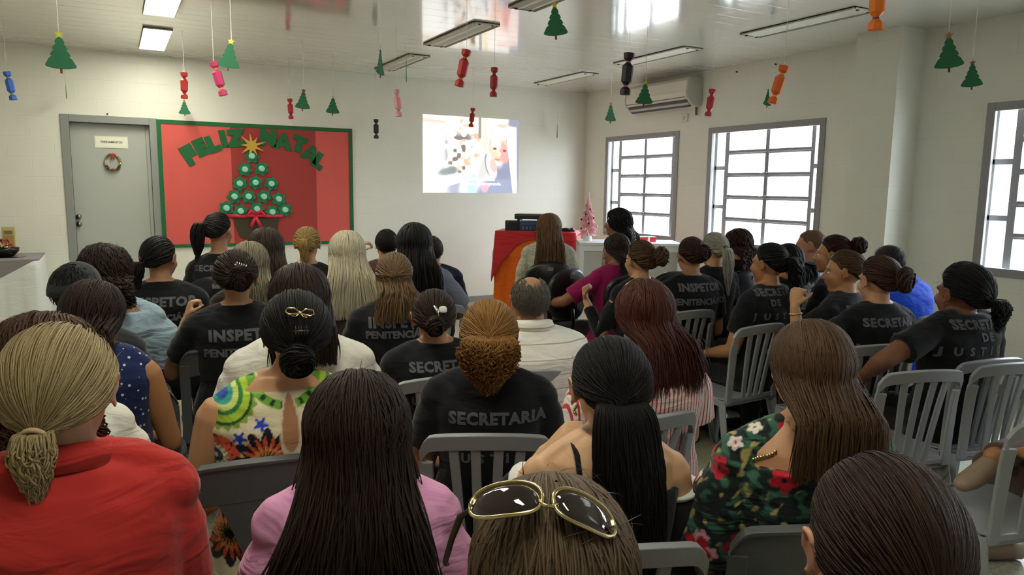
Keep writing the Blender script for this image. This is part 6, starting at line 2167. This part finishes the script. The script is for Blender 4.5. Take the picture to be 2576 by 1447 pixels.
bg_.tube([on_table(0.20, -0.1)[:2]+(zt+0.02,), on_table(0.34, -0.13)[:2]+(zt+0.045,), on_table(0.45, -0.1)[:2]+(zt+0.02,)], 0.014, n=8)
props(bg_.build('cable_bundle', M_DEV, smooth=True), 'black bundle of cables at the right end of the red cloth table', 'cable bundle')

# white table with the pink tree
ang2 = -R(30)
wt = empty('white_table', (4.98, 6.47, 0), ang2, 'white table under the first window carrying the pink Christmas tree', 'table')
M_WT = mat('white_laminate', '#dcdcdc', rough=0.35)
hx2, hy2, zt2 = 0.55, 0.28, 0.98
MB().box((-hx2, -hy2, zt2-0.03), (hx2, hy2, zt2), None, 0.004).build('table_top', M_WT, wt)
for sx in (-1, 1):
    for sy in (-1, 1):
        MB().box((sx*(hx2-0.025)-0.025, sy*(hy2-0.025)-0.025, 0), (sx*(hx2-0.025)+0.025, sy*(hy2-0.025)+0.025, zt2-0.03)).build('leg', M_WT, wt)
MB().box((-hx2+0.05, -hy2+0.02, 0.35), (hx2-0.05, -hy2+0.035, zt2-0.07)).build('panel', mat('table_panel', '#b9b6ae', rough=0.5), wt)
MB().box((-hx2+0.05, -hy2+0.01, zt2-0.09), (hx2-0.05, -hy2+0.03, zt2-0.03)).build('rail', M_WT, wt)
R2 = Matrix.Rotation(ang2, 3, 'Z')
def on_white(x, y):
    q_ = R2 @ Vector((x, y, 0))
    return (wt.location.x+q_.x, wt.location.y+q_.y, zt2)
tr_ = empty('pink_christmas_tree', on_white(-0.44, 0.02), 0, 'small pink artificial Christmas tree with dark red baubles on the white table', 'Christmas tree')
M_PINK = mat('pink_tinsel', '#f8bac3', rough=0.55, sheen=0.3)
q = MB()
rg = random.Random(3)
Ht = 0.50
for k in range(900):
    t = rg.random()**0.8
    z = 0.06+t*(Ht-0.10)
    r = 0.115*(1-t)**0.85*(0.75+0.25*math.cos(t*38))+0.012
    a = rg.random()*2*PI
    c = Vector((0.3*r*math.cos(a), 0.3*r*math.sin(a), z+0.02))
    tip = Vector((r*math.cos(a), r*math.sin(a), z-0.012+rg.uniform(-0.01, 0.012)))
    q.tube([c, c.lerp(tip, 0.6), tip], [0.003, 0.0055, 0.0015], n=4)
q.tube([(0, 0, 0.03), (0, 0, Ht-0.04), (0.004, 0, Ht+0.03)], [0.012, 0.010, 0.003], n=8)
q.build('foliage', M_PINK, tr_)
MB().tube([(0, 0, 0), (0, 0, 0.055)], [0.05, 0.042], n=20).build('stand', M_WT, tr_, smooth=False)
M_BAU = mat('dark_red_bauble', '#6e1630', rough=0.2, metal=0.4)
for k in range(16):
    t = 0.08+0.8*k/16
    a = k*2.4-1.5
    r = 0.108*(1-t)+0.014
    MB().ell((r*math.cos(a), r*math.sin(a), 0.07+t*(Ht-0.12)), (0.0105, 0.0105, 0.0105), None, 10, 8).build('bauble', M_BAU if k % 3 else M_SILV, tr_, smooth=True)
gb = empty('gift_box', on_white(0.20, -0.02), ang2+0.3, 'bright red gift box on the white table beneath the first window', 'gift box')
MB().box((-0.09, -0.06, 0), (0.09, 0.06, 0.05), None, 0.003).build('box', mat('gift_red', '#d3202e', rough=0.4), gb)
MB().box((-0.093, -0.063, 0.04), (0.093, 0.063, 0.056), None, 0.003).build('lid', mat('gift_red', '#d3202e', rough=0.4), gb)
MB().box((-0.012, -0.064, -0.0), (0.012, 0.064, 0.058)).build('ribbon', M_WPEARL, gb)

# left table with white cloth, grey runner and gift basket
lt = empty('long_table', (-1.50, 8.40, 0), 0, 'long table under a white cloth against the front wall, at the far left', 'table')
hx3, hy3, zt3 = 0.87, 0.38, 0.83
MB().box((-hx3, -hy3, zt3-0.03), (hx3, hy3, zt3)).build('table_top', mat('dark_wood', '#4a3526', rough=0.5), lt)
for sx in (-1, 1):
    for sy in (-1, 1):
        MB().box((sx*(hx3-0.04)-0.02, sy*(hy3-0.04)-0.02, 0), (sx*(hx3-0.04)+0.02, sy*(hy3-0.04)+0.02, zt3-0.03)).build('leg', mat('dark_wood', '#4a3526', rough=0.5), lt)
cs3 = [(-hx3, -hy3), (hx3, -hy3), (hx3, hy3-0.02), (-hx3, hy3-0.02)]
wc = drape(cs3, zt3+0.004, lambda s: zt3-0.03, 0.035, 55, 0.022, 'white_tablecloth', mat_fabric('white_voile', '#dfe3e0', fold=0.2), None, seed=1)
wc.location = lt.location
props(wc, 'white pleated tablecloth hanging to the floor on the left table', 'tablecloth')
def gdrop(s):
    if s < 1:
        return 0.012+0.62*max(0, (0.98-s))**1.0*1.55 if s > 0.35 else 0.62
    return 0.012
gc = drape(cs3, zt3+0.010, gdrop, 0.045, 9, 0.006, 'grey_overcloth', mat_fabric('mauve_grey_satin', '#8c8488', rough=0.6, fold=0.2), None)
gc.location = lt.location
props(gc, 'mauve-grey overcloth hanging diagonally over the white tablecloth', 'tablecloth')
bk = empty('gift_basket', (-0.93, 8.36, zt3+0.012), 0, 'dark bowl of sweets with red ribbons and gold wrapping on the left table', 'gift basket')
q = MB()
q.loft([ering(Vector((0, 0, z)), r, r*0.8, 28) for z, r in ((0, .05), (0.01, .09), (0.05, .125), (0.085, .135), (0.088, .128), (0.05, .115), (0.02, .08), (0.018, .02))])
q.build('bowl', mat('dark_glass', '#20231f', rough=0.12), bk, smooth=True)
q = MB()
q.loft([ering(Vector((0.02, -0.02, z)), r, r*0.8, 28) for z, r in ((-0.006, .16), (-0.002, .165), (0.002, .15), (0.002, .02))])
q.build('tray', mat('dark_tray', '#2a2826', rough=0.2), bk, smooth=True)
rg = random.Random(8)
for k in range(14):
    a = rg.random()*2*PI
    r = 0.08*rg.random()**0.5
    MB().ell((r*math.cos(a), r*math.sin(a)*0.8, 0.085+0.03*rg.random()), (0.022, 0.016, 0.014), Matrix.Rotation(rg.random()*3, 3, 'Z'), 10, 7).build('wrapped_sweet', M_GOLD if k % 2 else mat('copper_foil', '#b5562c', rough=0.25, metal=0.8), bk, smooth=True)
q = MB()
for k in range(9):
    a = rg.random()*2*PI
    c = Vector((0.05*math.cos(a), 0.03*math.sin(a), 0.13))
    tip = c+Vector((rg.uniform(-0.11, 0.11), rg.uniform(-0.05, 0.03), rg.uniform(0.0, 0.07)))
    q.tube([c, c.lerp(tip, .5)+Vector((0, 0, 0.025)), tip, tip+Vector((0.01, 0, -0.03))], [0.004, 0.015, 0.013, 0.004], n=8, flat=0.3)
q.build('ribbon_loops', mat('red_foil_ribbon', '#c23a2c', rough=0.3, metal=0.2), bk, smooth=True)
bx_ = empty('calendar_box', (-0.90, 8.62, zt3+0.012), R(-6), 'tall cream carton standing behind the gift basket', 'carton')
MB().box((-0.055, -0.03, 0), (0.055, 0.03, 0.27), None, 0.003).build('box', mat('cream_card', '#cfc08a', rough=0.6), bx_)
MB().box((-0.042, -0.0325, 0.03), (0.042, -0.030, 0.19)).build('printed_panel', mat('kraft_panel', '#b0955a', rough=0.6), bx_)
MB().box((-0.036, -0.0335, 0.20), (0.036, -0.030, 0.235)).build('title_bar', mat('brown_title', '#8c6f48', rough=0.6), bx_)
